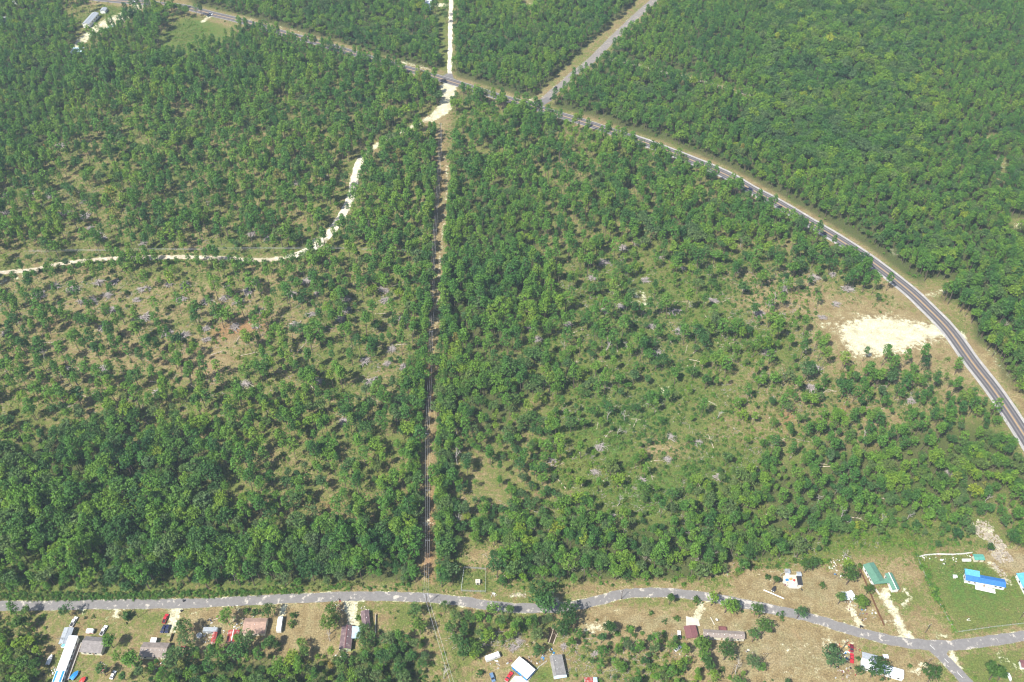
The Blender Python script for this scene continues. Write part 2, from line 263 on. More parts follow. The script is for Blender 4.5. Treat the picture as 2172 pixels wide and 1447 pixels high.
# ------------------------------------------------------------------ ground sheet with surveyed cover fields
G_SAND = [
    ('line', [(840, 128), (880, 139), (925, 150)], 3.5, 0.55, 5), ('line', [(505, 34), (560, 48), (600, 58), (690, 84)], 3.0, 0.42, 5), ('line', [(655, 520), (690, 497), (715, 468)], 2.0, 0.8, 3),
    ('poly', [(935, 180), (968, 184), (958, 214), (948, 240), (915, 258), (930, 232), (940, 205)], 1.0, 3),
    ('line', [(1650, 1355), (1672, 1375), (1690, 1392), (1720, 1410), (1745, 1438)], 1.6, 0.46, 6), ('line', [(1712, 1370), (1722, 1395), (1740, 1405)], 2.2, 0.46, 5), ('line', [(1560, 1330), (1600, 1336), (1620, 1345)], 2.0, 0.42, 6), ('line', [(1690, 1420), (1660, 1440), (1640, 1452)], 2.5, 0.44, 8), ('poly', [(1870, 1425), (1890, 1450), (1850, 1450)], 0.3, 5), ('line', [(1575, 1395), (1590, 1405)], 2.5, 0.42, 6), ('line', [(1580, 1210), (1650, 1212)], 3, 0.42, 7),  # (kind, points px, half width m or None for a polygon, value, soft m)
    ('poly', [(1748, 690), (1790, 682), (1850, 676), (1880, 672), (1905, 682), (1950, 690), (1992, 698), (2000, 712), (1965, 715), (1925, 733), (1890, 747), (1850, 742), (1800, 750), (1815, 730), (1790, 705)], 0.62, 20), ('poly', [(1800, 700), (1850, 684), (1900, 688), (1950, 697), (1990, 703), (1960, 710), (1910, 730), (1870, 740), (1815, 738)], 1.2, 14),
    ('poly', [(935, 182), (965, 182), (962, 205), (955, 232), (935, 243), (905, 258), (925, 240), (945, 215)], 1.0, 4),
    ('line', SANDRD[:4], 3.6, 1.0, 3), ('line', SANDRD[3:10], 2.6, 0.7, 3), ('line', SANDRD[9:16], 3.6, 0.6, 3), ('line', SANDRD[15:], 3.2, 0.55, 3), ('line', [(657, 517), (690, 500), (720, 470)], 2.0, 0.8, 3),
    ('line', TRACK, 1.4, 0.55, 3), ('line', SPATH, 3.6, 0.58, 4),
    ('poly', [(1795, 1283), (1802, 1280), (1815, 1300), (1835, 1330), (1822, 1332), (1808, 1310)], 0.8, 2),
    ('line', [(1878, 1254), (1876, 1266), (1884, 1280), (1896, 1296), (1903, 1310), (1910, 1328), (1920, 1348), (1925, 1356)], 1.9, 0.85, 3),
    ('poly', [(1910, 1345), (1928, 1342), (1942, 1358), (1906, 1354)], 1.0, 2),
    ('line', [(1878, 1254), (1888, 1249), (1910, 1249), (1924, 1257), (1930, 1268), (1926, 1278), (1916, 1284)], 0.9, 0.72, 3),
    ('line', [(1870, 1315), (1885, 1318), (1898, 1318)], 1.8, 0.55, 4),
    ('line', [(1985, 1349), (2010, 1348)], 1.8, 0.5, 4), ('line', [(2113, 1374), (2125, 1395), (2145, 1412), (2165, 1420)], 2.0, 0.45, 4),
    ('poly', [(2012, 1376), (2020, 1378), (2030, 1400), (2040, 1420), (2034, 1420), (2014, 1396)], 0.8, 2),
    ('poly', [(365, 1288), (388, 1288), (378, 1305), (372, 1330), (362, 1340), (356, 1334), (362, 1310)], 0.85, 4),
    ('poly', [(238, 1290), (268, 1288), (258, 1300), (250, 1316), (240, 1316), (230, 1310)], 0.62, 5),
    ('poly', [(166, 1290), (184, 1290), (176, 1306), (164, 1306)], 0.45, 4),
    ('line', [(413, 1288), (410, 1305), (405, 1330)], 1.2, 0.5, 3), ('line', [(508, 1286), (500, 1300), (495, 1315)], 1.5, 0.55, 3),
    ('line', [(604, 1280), (600, 1296), (600, 1306)], 1.3, 0.7, 2),
    ('poly', [(733, 1272), (753, 1272), (753, 1295), (748, 1312), (757, 1322), (757, 1330), (738, 1326), (740, 1300), (730, 1290)], 0.95, 3),
    ('poly', [(1253, 1325), (1262, 1318), (1285, 1310), (1290, 1330), (1275, 1340), (1245, 1345), (1235, 1338)], 0.6, 8),
    ('line', [(1285, 1292), (1310, 1295)], 2.5, 0.4, 5), ('line', [(1305, 1318), (1360, 1322)], 2.5, 0.35, 5),
    ('poly', [(975, 1290), (1000, 1287), (1010, 1293), (985, 1296)], 0.5, 4),
    ('line', [(1475, 1312), (1484, 1290), (1488, 1280)], 1.4, 0.8, 2), ('line', [(1482, 1312), (1492, 1290)], 0.8, 0.7, 2),
    ('poly', [(1735, 1352), (1760, 1350), (1752, 1372), (1735, 1366)], 0.6, 4), ('poly', [(1770, 1358), (1818, 1358), (1812, 1368), (1775, 1368)], 0.6, 5),
    ('poly', [(1940, 1400), (1975, 1396), (1990, 1410), (1970, 1430), (1930, 1440), (1925, 1425)], 0.5, 6),
    ('poly', [(2060, 1108), (2095, 1106), (2105, 1120), (2120, 1140), (2135, 1160), (2150, 1190), (2120, 1195), (2100, 1175), (2095, 1150), (2065, 1130)], 0.5, 6),
    ('line', [(2100, 1192), (2120, 1212), (2140, 1235)], 2.5, 0.5, 4),
    ('poly', [(158, 88), (195, 56), (215, 44), (250, 30), (300, 8), (318, 8), (285, 30), (250, 58), (215, 64), (190, 84), (166, 104), (150, 104)], 0.65, 5),
    ('line', [(445, 33), (438, 40), (430, 46)], 1.8, 0.9, 3), ('line', [(283, 6), (290, 14), (292, 24)], 3.0, 0.9, 3),
    ('poly', [(905, 6), (950, 8), (952, 13), (905, 14)], 0.9, 3), ('line', [(1110, 216), (1125, 212)], 3, 0.7, 4),
    ('line', [(1180, 205), (1200, 190), (1215, 176)], 1.5, 0.4, 5), ('line', [(1150, 196), (1175, 176), (1210, 148)], 1.5, 0.35, 6),
    ('poly', [(1340, 618), (1375, 625), (1378, 645), (1362, 648), (1345, 635)], 0.55, 8), ('line', [(1378, 632), (1440, 638), (1500, 640), (1560, 641)], 1.2, 0.45, 4),
    ('line', [(1985, 700), (2010, 703), (2030, 714)], 5, 1.0, 4), ('line', [(1955, 628), (1985, 622), (2010, 612)], 3, 0.5, 5),
    ('poly', [(2088, 290), (2110, 280), (2112, 305), (2085, 308)], 0.45, 8), ('poly', [(2110, 340), (2140, 325), (2130, 400), (2110, 400)], 0.4, 8), ('line', [(2090, 380), (2095, 350), (2120, 330)], 3, 0.6, 5),
    ('poly', [(2150, 475), (2172, 470), (2172, 488), (2150, 486)], 0.6, 6), ('line', [(2100, 745), (2120, 775), (2140, 800)], 2.5, 0.5, 5),
    ('poly', [(1880, 528), (1900, 520), (1912, 540), (1895, 546)], 0.5, 6), ('poly', [(1075, -10), (1130, -10), (1145, 18), (1110, 14)], 0.35, 10),
    ('line', [(1350, 960), (1380, 975), (1410, 990)], 2, 0.35, 6), ('poly', [(1150, 960), (1170, 970), (1165, 1000), (1145, 990)], 0.5, 6), ('poly', [(1400, 820), (1420, 815), (1420, 835), (1402, 835)], 0.5, 5),
    ('poly', [(1230, 1060), (1250, 1065), (1245, 1085), (1225, 1085)], 0.45, 6), ('line', [(0, 600), (30, 590), (80, 575)], 3, 0.5, 5), ('poly', [(895, 1095), (918, 1095), (920, 1115), (895, 1115)], 0.5, 4),
    ('line', [(520, 1008), (600, 1010)], 1.5, 0.2, 4), ('line', [(100, 1252), (420, 1251), (700, 1245), (900, 1241)], 1.3, 0.32, 2), ('poly', [(1085, 1258), (1115, 1258), (1115, 1268), (1080, 1266)], 0.6, 3), ('line', [(1170, 1262), (1180, 1272), (1183, 1285)], 2.0, 0.6, 3),
]
G_GREEN = [  # polygon px, value (-1 dry .. +1 lush), soft m
    ([(0, 590), (600, 585), (640, 700), (480, 720), (380, 820), (0, 800)], 0.30, 25), ([(390, 740), (480, 735), (490, 800), (400, 800)], 0.05, 12), ([(460, 690), (560, 670), (560, 720), (440, 730)], 0.05, 12),
    ([(1150, 560), (1750, 560), (1700, 700), (1750, 900), (1600, 1000), (1150, 900)], 0.62, 30), ([(1230, 850), (1400, 850), (1480, 960), (1600, 1000), (1560, 1130), (1240, 1110)], 0.85, 20),
    ([(1350, 920), (1480, 930), (1480, 975), (1350, 985)], 0.25, 10), ([(1560, 600), (1760, 570), (1760, 680), (1580, 690)], 0.2, 15), ([(1740, 640), (2000, 640), (2060, 800), (1760, 780)], 0.0, 20), ([(1550, 790), (2000, 780), (1900, 920), (1560, 900)], 0.3, 25),
    ([(2015, 1345), (1990, 1270), (1965, 1220), (1940, 1185), (2060, 1185), (2172, 1225), (2172, 1330)], 0.62, 6), ([(1950, 1195), (2060, 1195), (2160, 1260), (2120, 1290), (2030, 1285)], 0.95, 10), ([(2085, 1175), (2200, 1165), (2200, 1225), (2120, 1210)], -0.35, 6),
    ([(2030, 1338), (2172, 1318), (2172, 1332), (2030, 1345)], 0.98, 2),
    ([(1830, 1160), (1925, 1160), (1990, 1270), (2000, 1340), (1870, 1330), (1840, 1250)], 0.12, 10), ([(1850, 1250), (1960, 1240), (1970, 1290), (1880, 1290)], 0.6, 8),
    ([(1560, 1200), (1830, 1180), (1840, 1320), (1560, 1270)], -0.12, 10), ([(1240, 1260), (1600, 1275), (1900, 1380), (1960, 1440), (1900, 1460), (1500, 1460), (1440, 1380), (1240, 1340)], -0.15, 14), ([(1240, 1266), (1470, 1268), (1470, 1290), (1250, 1290)], 0.55, 6),
    ([(2010, 1380), (2172, 1362), (2172, 1447), (2060, 1447)], 0.55, 8), ([(1830, 1355), (1960, 1378), (1960, 1400), (1840, 1385)], 0.35, 6),
    ([(110, 1292), (400, 1290), (700, 1275), (900, 1275), (900, 1350), (700, 1400), (110, 1460)], 0.28, 8), ([(600, 1290), (720, 1285), (720, 1380), (590, 1390)], -0.05, 10), ([(420, 1310), (480, 1310), (480, 1375), (400, 1375)], -0.3, 8), ([(310, 1292), (352, 1292), (345, 1325), (310, 1330)], 0.75, 8), ([(130, 1380), (160, 1370), (150, 1440), (110, 1440)], 0.8, 5),
    ([(755, 1275), (880, 1275), (880, 1350), (790, 1350)], 0.6, 8), ([(800, 1300), (830, 1300), (820, 1350), (800, 1345)], 0.15, 6), ([(980, 1180), (1040, 1175), (1040, 1262), (975, 1262)], 0.72, 5), ([(985, 1170), (1035, 1170), (1035, 1203), (985, 1203)], 0.2, 4),
    ([(0, 1252), (900, 1240), (900, 1262), (0, 1278)], 0.85, 4), ([(335, 115), (345, 72), (390, 42), (440, 45), (480, 58), (470, 95), (400, 128)], 0.8, 5), ([(930, 20), (946, 15), (944, 150), (935, 150)], 0.7, 3), ([(225, 5), (290, 6), (230, 40), (215, 30)], 0.75, 3),
    ([(895, 245), (950, 245), (948, 700), (920, 1240), (880, 1240), (900, 700)], 0.12, 5), ([(1000, 1380), (1200, 1380), (1200, 1460), (990, 1460)], 0.12, 6), ([(1120, 1425), (1175, 1410), (1175, 1447), (1130, 1447)], 0.75, 4),
    ([(0, 1120), (480, 1120), (480, 1235), (0, 1240)], 0.75, 10), ([(1500, 1120), (2060, 1110), (1940, 1175), (1600, 1200)], 0.7, 10),
]
G_CLAY = [
    ([(1655, 1318), (1700, 1325), (1725, 1375), (1700, 1385), (1670, 1350)], 0.5, 8), ([(1560, 1440), (1600, 1400), (1640, 1420)], 0.2, 8),
    ([(440, 690), (560, 660), (580, 700), (450, 730)], 0.8, 14), ([(410, 770), (480, 760), (480, 800), (410, 800)], 0.6, 14), ([(100, 830), (150, 830), (150, 850), (100, 850)], 0.8, 6), ([(600, 1060), (730, 1040), (740, 1090), (650, 1100)], 0.55, 12),
    ([(893, 760), (920, 760), (915, 1000), (890, 1200), (905, 1240), (925, 1240), (925, 1000)], 0.75, 6), ([(935, 300), (950, 300), (948, 400), (934, 400)], 0.6, 6), ([(1640, 860), (1700, 860), (1690, 920), (1650, 920)], 0.7, 12), ([(1750, 840), (1830, 840), (1840, 900), (1760, 890)], 0.6, 14),
    ([(1700, 1370), (1730, 1360), (1735, 1385), (1700, 1390)], 0.55, 10), ([(1640, 1330), (1680, 1330), (1700, 1370), (1660, 1370)], 0.3, 10), ([(1820, 920), (1900, 930), (1880, 960), (1800, 960)], 0.5, 12), ([(260, 90), (480, 200), (460, 260), (300, 240)], 0.4, 40),
    ([(1390, 1310), (1460, 1320), (1430, 1345), (1380, 1335)], 0.35, 8), ([(1335, 655), (1370, 650), (1350, 668), (1335, 668)], 0.7, 5), ([(1550, 190), (1560, 186), (1566, 196), (1552, 198)], 1, 4), ([(1960, 600), (2010, 596), (2010, 622), (1965, 625)], 0.45, 8),
    ([(1700, 1020), (1720, 1015), (1720, 1035), (1700, 1035)], 0.6, 8), ([(1860, 940), (1880, 940), (1880, 955), (1860, 955)], 0.7, 6), ([(180, 1228), (560, 1228), (560, 1252), (180, 1252)], 0.35, 4), ([(1440, 590), (1520, 560), (1520, 600), (1450, 620)], 0.25, 12), ([(1290, 870), (1360, 860), (1340, 880), (1290, 890)], 0.2, 12),
]
def vnoise(X, Y, s, seed):
    r = np.random.RandomState(seed); T = r.uniform(0, 1, (64, 64)); fx = X / s + 500; fy = Y / s + 500
    ix = np.floor(fx).astype(int); iy = np.floor(fy).astype(int); a = fx - ix; b = fy - iy; a = a * a * (3 - 2 * a); b = b * b * (3 - 2 * b)
    t = lambda i, j: T[i % 64, j % 64]
    return t(ix, iy) * (1 - a) * (1 - b) + t(ix + 1, iy) * a * (1 - b) + t(ix, iy + 1) * (1 - a) * b + t(ix + 1, iy + 1) * a * b
def fields(X, Y):
    X = X.ravel(); Y = Y.ravel(); n = X.size
    sand = np.zeros(n); green = np.full(n, 0.45); clay = np.full(n, 0.12)
    def near(P, m):
        return (X > P[:, 0].min() - m) & (X < P[:, 0].max() + m) & (Y > P[:, 1].min() - m) & (Y < P[:, 1].max() + m)
    for P, v, soft in G_GREEN:
        P = gnp(P); k = near(P, soft * 2)
        w = np.clip(0.5 - poly_sd(X[k], Y[k], P) / (2 * soft), 0, 1); green[k] = green[k] * (1 - w) + v * w
    for P, v, soft in G_CLAY:
        P = gnp(P); k = near(P, soft * 2)
        w = np.clip(0.5 - poly_sd(X[k], Y[k], P) / (2 * soft), 0, 1); clay[k] = np.maximum(clay[k], v * w)
    for it in G_SAND:
        if it[0] == 'poly': _, P, v, soft = it; P = gnp(P); k = near(P, soft * 2); d = poly_sd(X[k], Y[k], P)
        else: _, P, hw, v, soft = it; P = line(P, 5.0); k = near(P, hw + soft * 2); d = seg_dist(X[k], Y[k], P) - hw
        sand[k] = np.maximum(sand[k], v * np.clip(0.62 - d / (2 * soft), 0, 1))
    # mown verges beside the highway and the road to the north-east, and pale edges of the county road
    d = seg_dist(X, Y, LN['highway']); w = np.clip(1 - (d - 13) / 5, 0, 1); green = green * (1 - w) + (0.30 + 0.45 * (vnoise(X, Y, 22, 4) - 0.5)) * w
    w = np.clip(1 - (d - 6.2) / 1.5, 0, 1); sand = np.maximum(sand, 0.32 * w)
    d = seg_dist(X, Y, LN['ne']); w = np.clip(1 - (d - 15) / 4, 0, 1); green = green * (1 - w) + 0.34 * w; w = np.clip(1 - (d - 5.5) / 2, 0, 1); sand = np.maximum(sand, 0.36 * w)
    d = np.minimum(seg_dist(X, Y, LN['county']), seg_dist(X, Y, LN['branch'])); w = np.clip(1 - (d - 2.6) / 1.4, 0, 1); sand = np.maximum(sand, 0.60 * w)
    w = np.clip(1 - (d - 4.5) / 5, 0, 1); green = green * (1 - w) + np.minimum(green, 0.38) * w
    return sand, green, clay

def ground_material():
    m, nt, b = newmat('ground_cover', 0.95); b.inputs['Specular IOR Level'].default_value = 0.15
    def at(nm): return N(nt, 'ShaderNodeAttribute', attribute_name=nm).outputs['Fac']
    big = noise(nt, 0.03, 5, 0.6); mid = noise(nt, 0.16, 6, 0.65, loc=(31, 7, 0)); fine = noise(nt, 0.38, 8, 0.72, loc=(5, 91, 0)); tiny = noise(nt, 1.15, 6, 0.75, loc=(9, 3, 0))
    dry = ramp(nt, mid, [(0.25, (0.155, 0.105, 0.055)), (0.45, (0.225, 0.160, 0.088)), (0.6, (0.285, 0.215, 0.125)), (0.8, (0.38, 0.30, 0.185))])
    grass = ramp(nt, fine, [(0.25, (0.060, 0.082, 0.024)), (0.45, (0.105, 0.125, 0.034)), (0.62, (0.155, 0.160, 0.050)), (0.8, (0.22, 0.20, 0.080))])
    lush = ramp(nt, fine, [(0.3, (0.045, 0.095, 0.020)), (0.7, (0.105, 0.165, 0.036))])
    nz = math_(nt, 'ADD', math_(nt, 'MULTIPLY', math_(nt, 'SUBTRACT', big, 0.5), 0.9), math_(nt, 'ADD', math_(nt, 'MULTIPLY', math_(nt, 'SUBTRACT', mid, 0.5), 1.1), math_(nt, 'MULTIPLY', math_(nt, 'SUBTRACT', fine, 0.5), 2.1)))
    gk = math_(nt, 'ADD', at('green'), nz)
    pale = ramp(nt, fine, [(0.25, (0.20, 0.145, 0.088)), (0.5, (0.285, 0.215, 0.140)), (0.75, (0.40, 0.325, 0.235))])
    pale = mix(nt, ramp(nt, noise(nt, 0.06, 6, 0.7, loc=(1, 52, 0)), [(0.42, 0), (0.58, 0.8)]), pale, ramp(nt, fine, [(0.3, (0.115, 0.115, 0.055)), (0.7, (0.26, 0.235, 0.145))]))
    dry = mix(nt, ramp(nt, math_(nt, 'ADD', math_(nt, 'SUBTRACT', 0.0, at('green')), math_(nt, 'MULTIPLY', math_(nt, 'SUBTRACT', mid, 0.5), 0.9)), [(0.0, 0), (0.35, 1)]), dry, pale)
    c = mix(nt, ramp(nt, gk, [(0.22, 0), (0.50, 1)]), dry, grass)
    c = mix(nt, ramp(nt, gk, [(0.72, 0), (1.0, 1)]), c, lush)
    ck = math_(nt, 'ADD', at('clay'), math_(nt, 'MULTIPLY', math_(nt, 'SUBTRACT', mid, 0.5), 1.1))
    c = mix(nt, ramp(nt, ck, [(0.35, 0), (0.65, 0.85)]), c, ramp(nt, fine, [(0.3, (0.21, 0.105, 0.052)), (0.7, (0.33, 0.185, 0.105))]))
    sk = math_(nt, 'ADD', at('sand'), math_(nt, 'ADD', math_(nt, 'MULTIPLY', math_(nt, 'SUBTRACT', mid, 0.5), 0.55), math_(nt, 'MULTIPLY', math_(nt, 'SUBTRACT', fine, 0.5), 1.5)))
    sandc = mix(nt, 0.6, ramp(nt, fine, [(0.25, (0.34, 0.28, 0.19)), (0.5, (0.52, 0.46, 0.35)), (0.8, (0.68, 0.62, 0.50))]), ramp(nt, mid, [(0.35, (0.36, 0.30, 0.22)), (0.5, (0.54, 0.48, 0.38)), (0.68, (0.74, 0.69, 0.58))]))
    c = mix(nt, ramp(nt, sk, [(0.40, 0), (0.56, 0.9), (0.75, 1)]), c, sandc)
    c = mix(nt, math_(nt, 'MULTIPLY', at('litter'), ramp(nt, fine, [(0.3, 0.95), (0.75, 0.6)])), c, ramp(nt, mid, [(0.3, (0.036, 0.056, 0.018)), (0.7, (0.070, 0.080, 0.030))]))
    # scattered pale gravel and bare specks
    sp = math_(nt, 'MULTIPLY', ramp(nt, tiny, [(0.62, 0), (0.70, 1)]), ramp(nt, noise(nt, 0.07, 4, 0.6, loc=(77, 3, 0)), [(0.5, 0), (0.66, 0.8)]))
    c = mix(nt, sp, c, (0.42, 0.37, 0.28))
    c = mix(nt, 1.0, c, ramp(nt, tiny, [(0.34, 0.48), (0.66, 1.50)]), 'MULTIPLY')
    c = mix(nt, 1.0, c, (0.92, 0.98, 0.86), 'MULTIPLY')
    nt.links.new(c, b.inputs['Base Color'])
    bp = N(nt, 'ShaderNodeBump'); bp.inputs['Strength'].default_value = 0.7; bp.inputs['Distance'].default_value = 0.5
    nt.links.new(fine, bp.inputs['Height']); nt.links.new(bp.outputs[0], b.inputs['Normal']); return m
M['ground'] = ground_material()

DM = """9x3 2x2 3x1 9x1 5x1 9x10 3x1 9x3 4x1 9x21
9x3 1x1 9x3 1x1 3x1 8x9 9x26
9x4 8x4 8x8 9x2 9x10 9x1 9x15
9x3 7x9 6x5 8x2 9x5 9x4 7x2 9x14
9x3 6x5 5x5 7x5 6x1 5x1 6x2 9x22
9x3 5x6 6x6 7x3 2x1 5x2 6x3 6x2 9x18
8x2 4x3 5x4 6x6 7x3 3x1 6x3 5x4 6x3 9x15
6x2 3x3 5x5 6x4 4x1 6x3 4x1 7x4 5x3 6x4 8x1 9x13
5x2 2x3 5x5 6x3 5x2 6x3 5x1 8x4 6x3 5x2 6x4 8x1 9x11
5x2 3x3 5x4 4x5 5x1 6x3 6x1 9x4 6x2 5x3 7x4 8x2 9x10
5x3 3x5 4x4 5x3 6x3 6x1 8x4 4x2 3x2 4x1 6x6 7x1 9x9
3x2 2x3 3x4 3x3 5x3 6x3 7x1 9x4 4x1 3x2 3x2 4x4 4x3 3x1 9x8
3x2 2x8 3x3 5x5 7x1 9x4 6x1 3x4 2x6 2x4 2x1 9x5
4x3 3x4 2x4 2x2 4x5 7x1 8x3 6x1 4x1 3x4 2x3 2x3 0x6 2x1 9x3
5x4 4x4 2x2 3x3 3x5 6x1 8x3 5x1 3x1 3x4 3x3 4x3 3x1 0x5 1x1 8x3
4x4 3x4 1x2 3x3 3x4 2x1 3x1 6x3 6x2 4x4 3x6 4x2 2x3 2x2 1x1 8x2
4x6 3x2 4x3 3x6 6x1 8x5 5x3 2x3 3x4 3x3 5x3 3x1 1x2 7x2
5x6 4x3 4x3 5x5 7x1 8x4 4x3 2x4 2x2 2x3 4x4 5x3 6x1 1x1 5x1
6x9 5x5 5x4 8x1 7x3 5x2 1x4 1x3 3x3 6x4 8x5 5x1
8x9 6x3 4x6 8x1 6x4 3x2 1x5 3x2 6x3 8x9
8x9 6x2 3x4 4x3 8x1 6x4 2x1 1x5 5x3 8x12
9x9 6x3 4x4 7x2 8x1 5x1 6x3 6x2 3x2 4x2 7x4 8x9 5x2
8x8 8x4 8x6 8x1 8x10 8x8 5x4 1x1 7x2
7x9 9x9 7x1 4x1 1x1 9x12 6x2 3x1 0x3 1x2 1x1 5x2
7x9 8x9 4x1 3x1 0x1 8x9 4x1 0x13
5x9 4x9 0x26
5x2 0x16 1x1 7x4 5x2 0x19
8x2 0x5 5x7 2x1 8x3 2x1 7x2 2x2 5x6 3x1 0x14
8x2 0x1 2x3 8x2 9x6 9x4 2x1 1x1 0x5 6x4 5x3 2x3 0x9""".split('\n')
DMAP = []
for row in DM:
    r_ = []
    for tok in row.split(): v, c = tok.split('x'); r_ += [int(v)] * int(c)
    assert len(r_) == 44, (len(r_), row); DMAP.append(r_)
DMAP = np.array(DMAP, float) / 9
def bil(Mp, px, py, cell=50.0):
    fx = np.clip(px / cell - 0.5, 0, Mp.shape[1] - 1.001); fy = np.clip(py / cell - 0.5, 0, Mp.shape[0] - 1.001)
    ix = fx.astype(int); iy = fy.astype(int); a = fx - ix; b = fy - iy
    return Mp[iy, ix] * (1 - a) * (1 - b) + Mp[iy, ix + 1] * a * (1 - b) + Mp[iy + 1, ix] * (1 - a) * b + Mp[iy + 1, ix + 1] * a * b
CLEAR = [[(928, 176), (978, 182), (966, 215), (952, 252), (905, 268), (925, 235), (938, 205)], [(942, 232), (900, 252), (868, 266), (826, 285), (798, 300), (758, 338), (766, 352), (806, 316), (832, 300), (872, 284), (905, 268), (935, 258)],  # ground polygons kept free of trees (px)
    [(901, 240), (952, 215), (955, 250), (950, 330), (957, 400), (946, 520), (938, 640), (930, 760), (926, 900), (925, 1100), (927, 1262), (893, 1262), (889, 1200), (893, 1000), (905, 850), (912, 700), (918, 500), (926, 300)],
    [(335, 112), (345, 72), (390, 38), (450, 40), (515, 58), (490, 84), (440, 100), (400, 124)], [(150, 110), (165, 90), (175, 35), (225, 5), (320, 5), (290, 30), (250, 62), (215, 70), (185, 112)], [(930, 10), (946, 5), (945, 160), (932, 160)], [(1140, 208), (1165, 178), (1212, 128), (1276, 72), (1340, 12), (1365, -15), (1400, -15), (1300, 82), (1253, 129), (1177, 196)], [(900, -10), (950, -10), (950, 20), (900, 20)],
    [(1735, 690), (1800, 668), (1900, 662), (2000, 690), (2030, 720), (1990, 760), (1880, 765), (1790, 765)], [(1082, -10), (1130, -10), (1148, 26), (1112, 24)], [(1010, 1000), (1030, 1000), (1030, 1020), (1000, 1020)], [(974, 1168), (1048, 1168), (1048, 1265), (974, 1265)],
    [(1765, 1165), (1930, 1160), (1985, 1260), (2030, 1350), (1700, 1340), (1560, 1290), (1555, 1225), (1640, 1205)], [(2055, 1100), (2108, 1100), (2150, 1185), (2400, 1160), (2400, 1600), (1960, 1350), (1940, 1170), (2060, 1172)], [(100, 1290), (930, 1270), (900, 1350), (770, 1352), (700, 1400), (600, 1350), (480, 1375), (380, 1370), (250, 1450), (90, 1460)],
    [(1230, 1262), (1560, 1262), (1990, 1380), (2000, 1500), (1500, 1420), (1480, 1340), (1350, 1345), (1230, 1345)], [(1010, 1378), (1215, 1375), (1215, 1500), (1000, 1500)], [(1163, 1325), (1190, 1325), (1183, 1372), (1155, 1372)], [(940, 1375), (955, 1375), (990, 1500), (960, 1500)], [(908, 1285), (922, 1285), (950, 1375), (938, 1375)],
    [(715, 1325), (770, 1325), (750, 1400), (710, 1400)], [(240, 1408), (290, 1360), (370, 1360), (360, 1400), (300, 1412)], [(650, 1070), (730, 1065), (720, 1100), (650, 1100)], [(2092, 288), (2108, 284), (2106, 308), (2090, 310)], [(2112, 345), (2132, 335), (2128, 400), (2112, 395)], [(2140, 465), (2200, 465), (2200, 492), (2140, 492)],
    [(1960, 592), (2020, 596), (2020, 628), (1965, 632)], [(1340, 615), (1385, 622), (1380, 650), (1340, 650)]]
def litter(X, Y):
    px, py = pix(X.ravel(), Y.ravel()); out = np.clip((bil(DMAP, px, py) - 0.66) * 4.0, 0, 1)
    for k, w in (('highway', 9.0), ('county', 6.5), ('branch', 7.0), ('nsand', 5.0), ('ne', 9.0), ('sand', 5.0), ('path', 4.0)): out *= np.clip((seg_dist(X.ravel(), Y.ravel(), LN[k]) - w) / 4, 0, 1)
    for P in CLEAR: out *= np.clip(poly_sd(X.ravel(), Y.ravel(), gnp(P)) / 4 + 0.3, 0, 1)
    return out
def build_ground():
    ys = [180.0]
    while ys[-1] < 1130: ys.append(ys[-1] + 1.15 + (ys[-1] - 180) * 0.0024)
    ys = np.array(ys); nc = 520; u = np.linspace(-1, 1, nc)
    X = u[None, :] * (285 + (ys[:, None] - 180) * 0.44); Y = np.repeat(ys[:, None], nc, 1); nr = len(ys)
    s, gr, cl = fields(X, Y)
    V = np.stack([X.ravel(), Y.ravel(), np.zeros(X.size)], 1)
    i = np.arange(nr - 1)[:, None] * nc + np.arange(nc - 1)[None, :]
    F = np.stack([i, i + 1, i + nc + 1, i + nc], -1).reshape(-1, 4)
    # skirt out to the horizon, welded to the rim of the fine part
    far = 9000.0; x0, x1 = X[0, 0], X[0, -1]; xa, xb = X[-1, 0], X[-1, -1]; nV = len(V)
    ext = np.array([(-far, -far, 0), (far, -far, 0), (far, far, 0), (-far, far, 0)])
    V = np.vstack([V, ext]); c00, c01, c10, c11 = 0, nc - 1, (nr - 1) * nc, nr * nc - 1
    faces = F.tolist()
    rim_b = list(range(0, nc)); rim_t = list(range(c10, c11 + 1)); rim_l = [r * nc for r in range(nr)]; rim_r = [r * nc + nc - 1 for r in range(nr)]
    faces.append([nV, nV + 1] + rim_b[::-1]); faces.append([nV + 1, nV + 2] + rim_r[::-1]); faces.append([nV + 2, nV + 3] + rim_t); faces.append([nV + 3, nV] + rim_l)
    me = bpy.data.meshes.new('ground'); me.from_pydata(V.tolist(), [], faces)
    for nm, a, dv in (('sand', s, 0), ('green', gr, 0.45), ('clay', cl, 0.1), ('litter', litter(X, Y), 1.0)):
        at = me.attributes.new(nm, 'FLOAT', 'POINT'); at.data.foreach_set('value', np.concatenate([a, np.full(4, dv)]).astype(np.float32))
    me.materials.append(M['ground']); me.update()
    o = bpy.data.objects.new('ground', me); col.objects.link(o); tag(o, kind='structure')
build_ground()

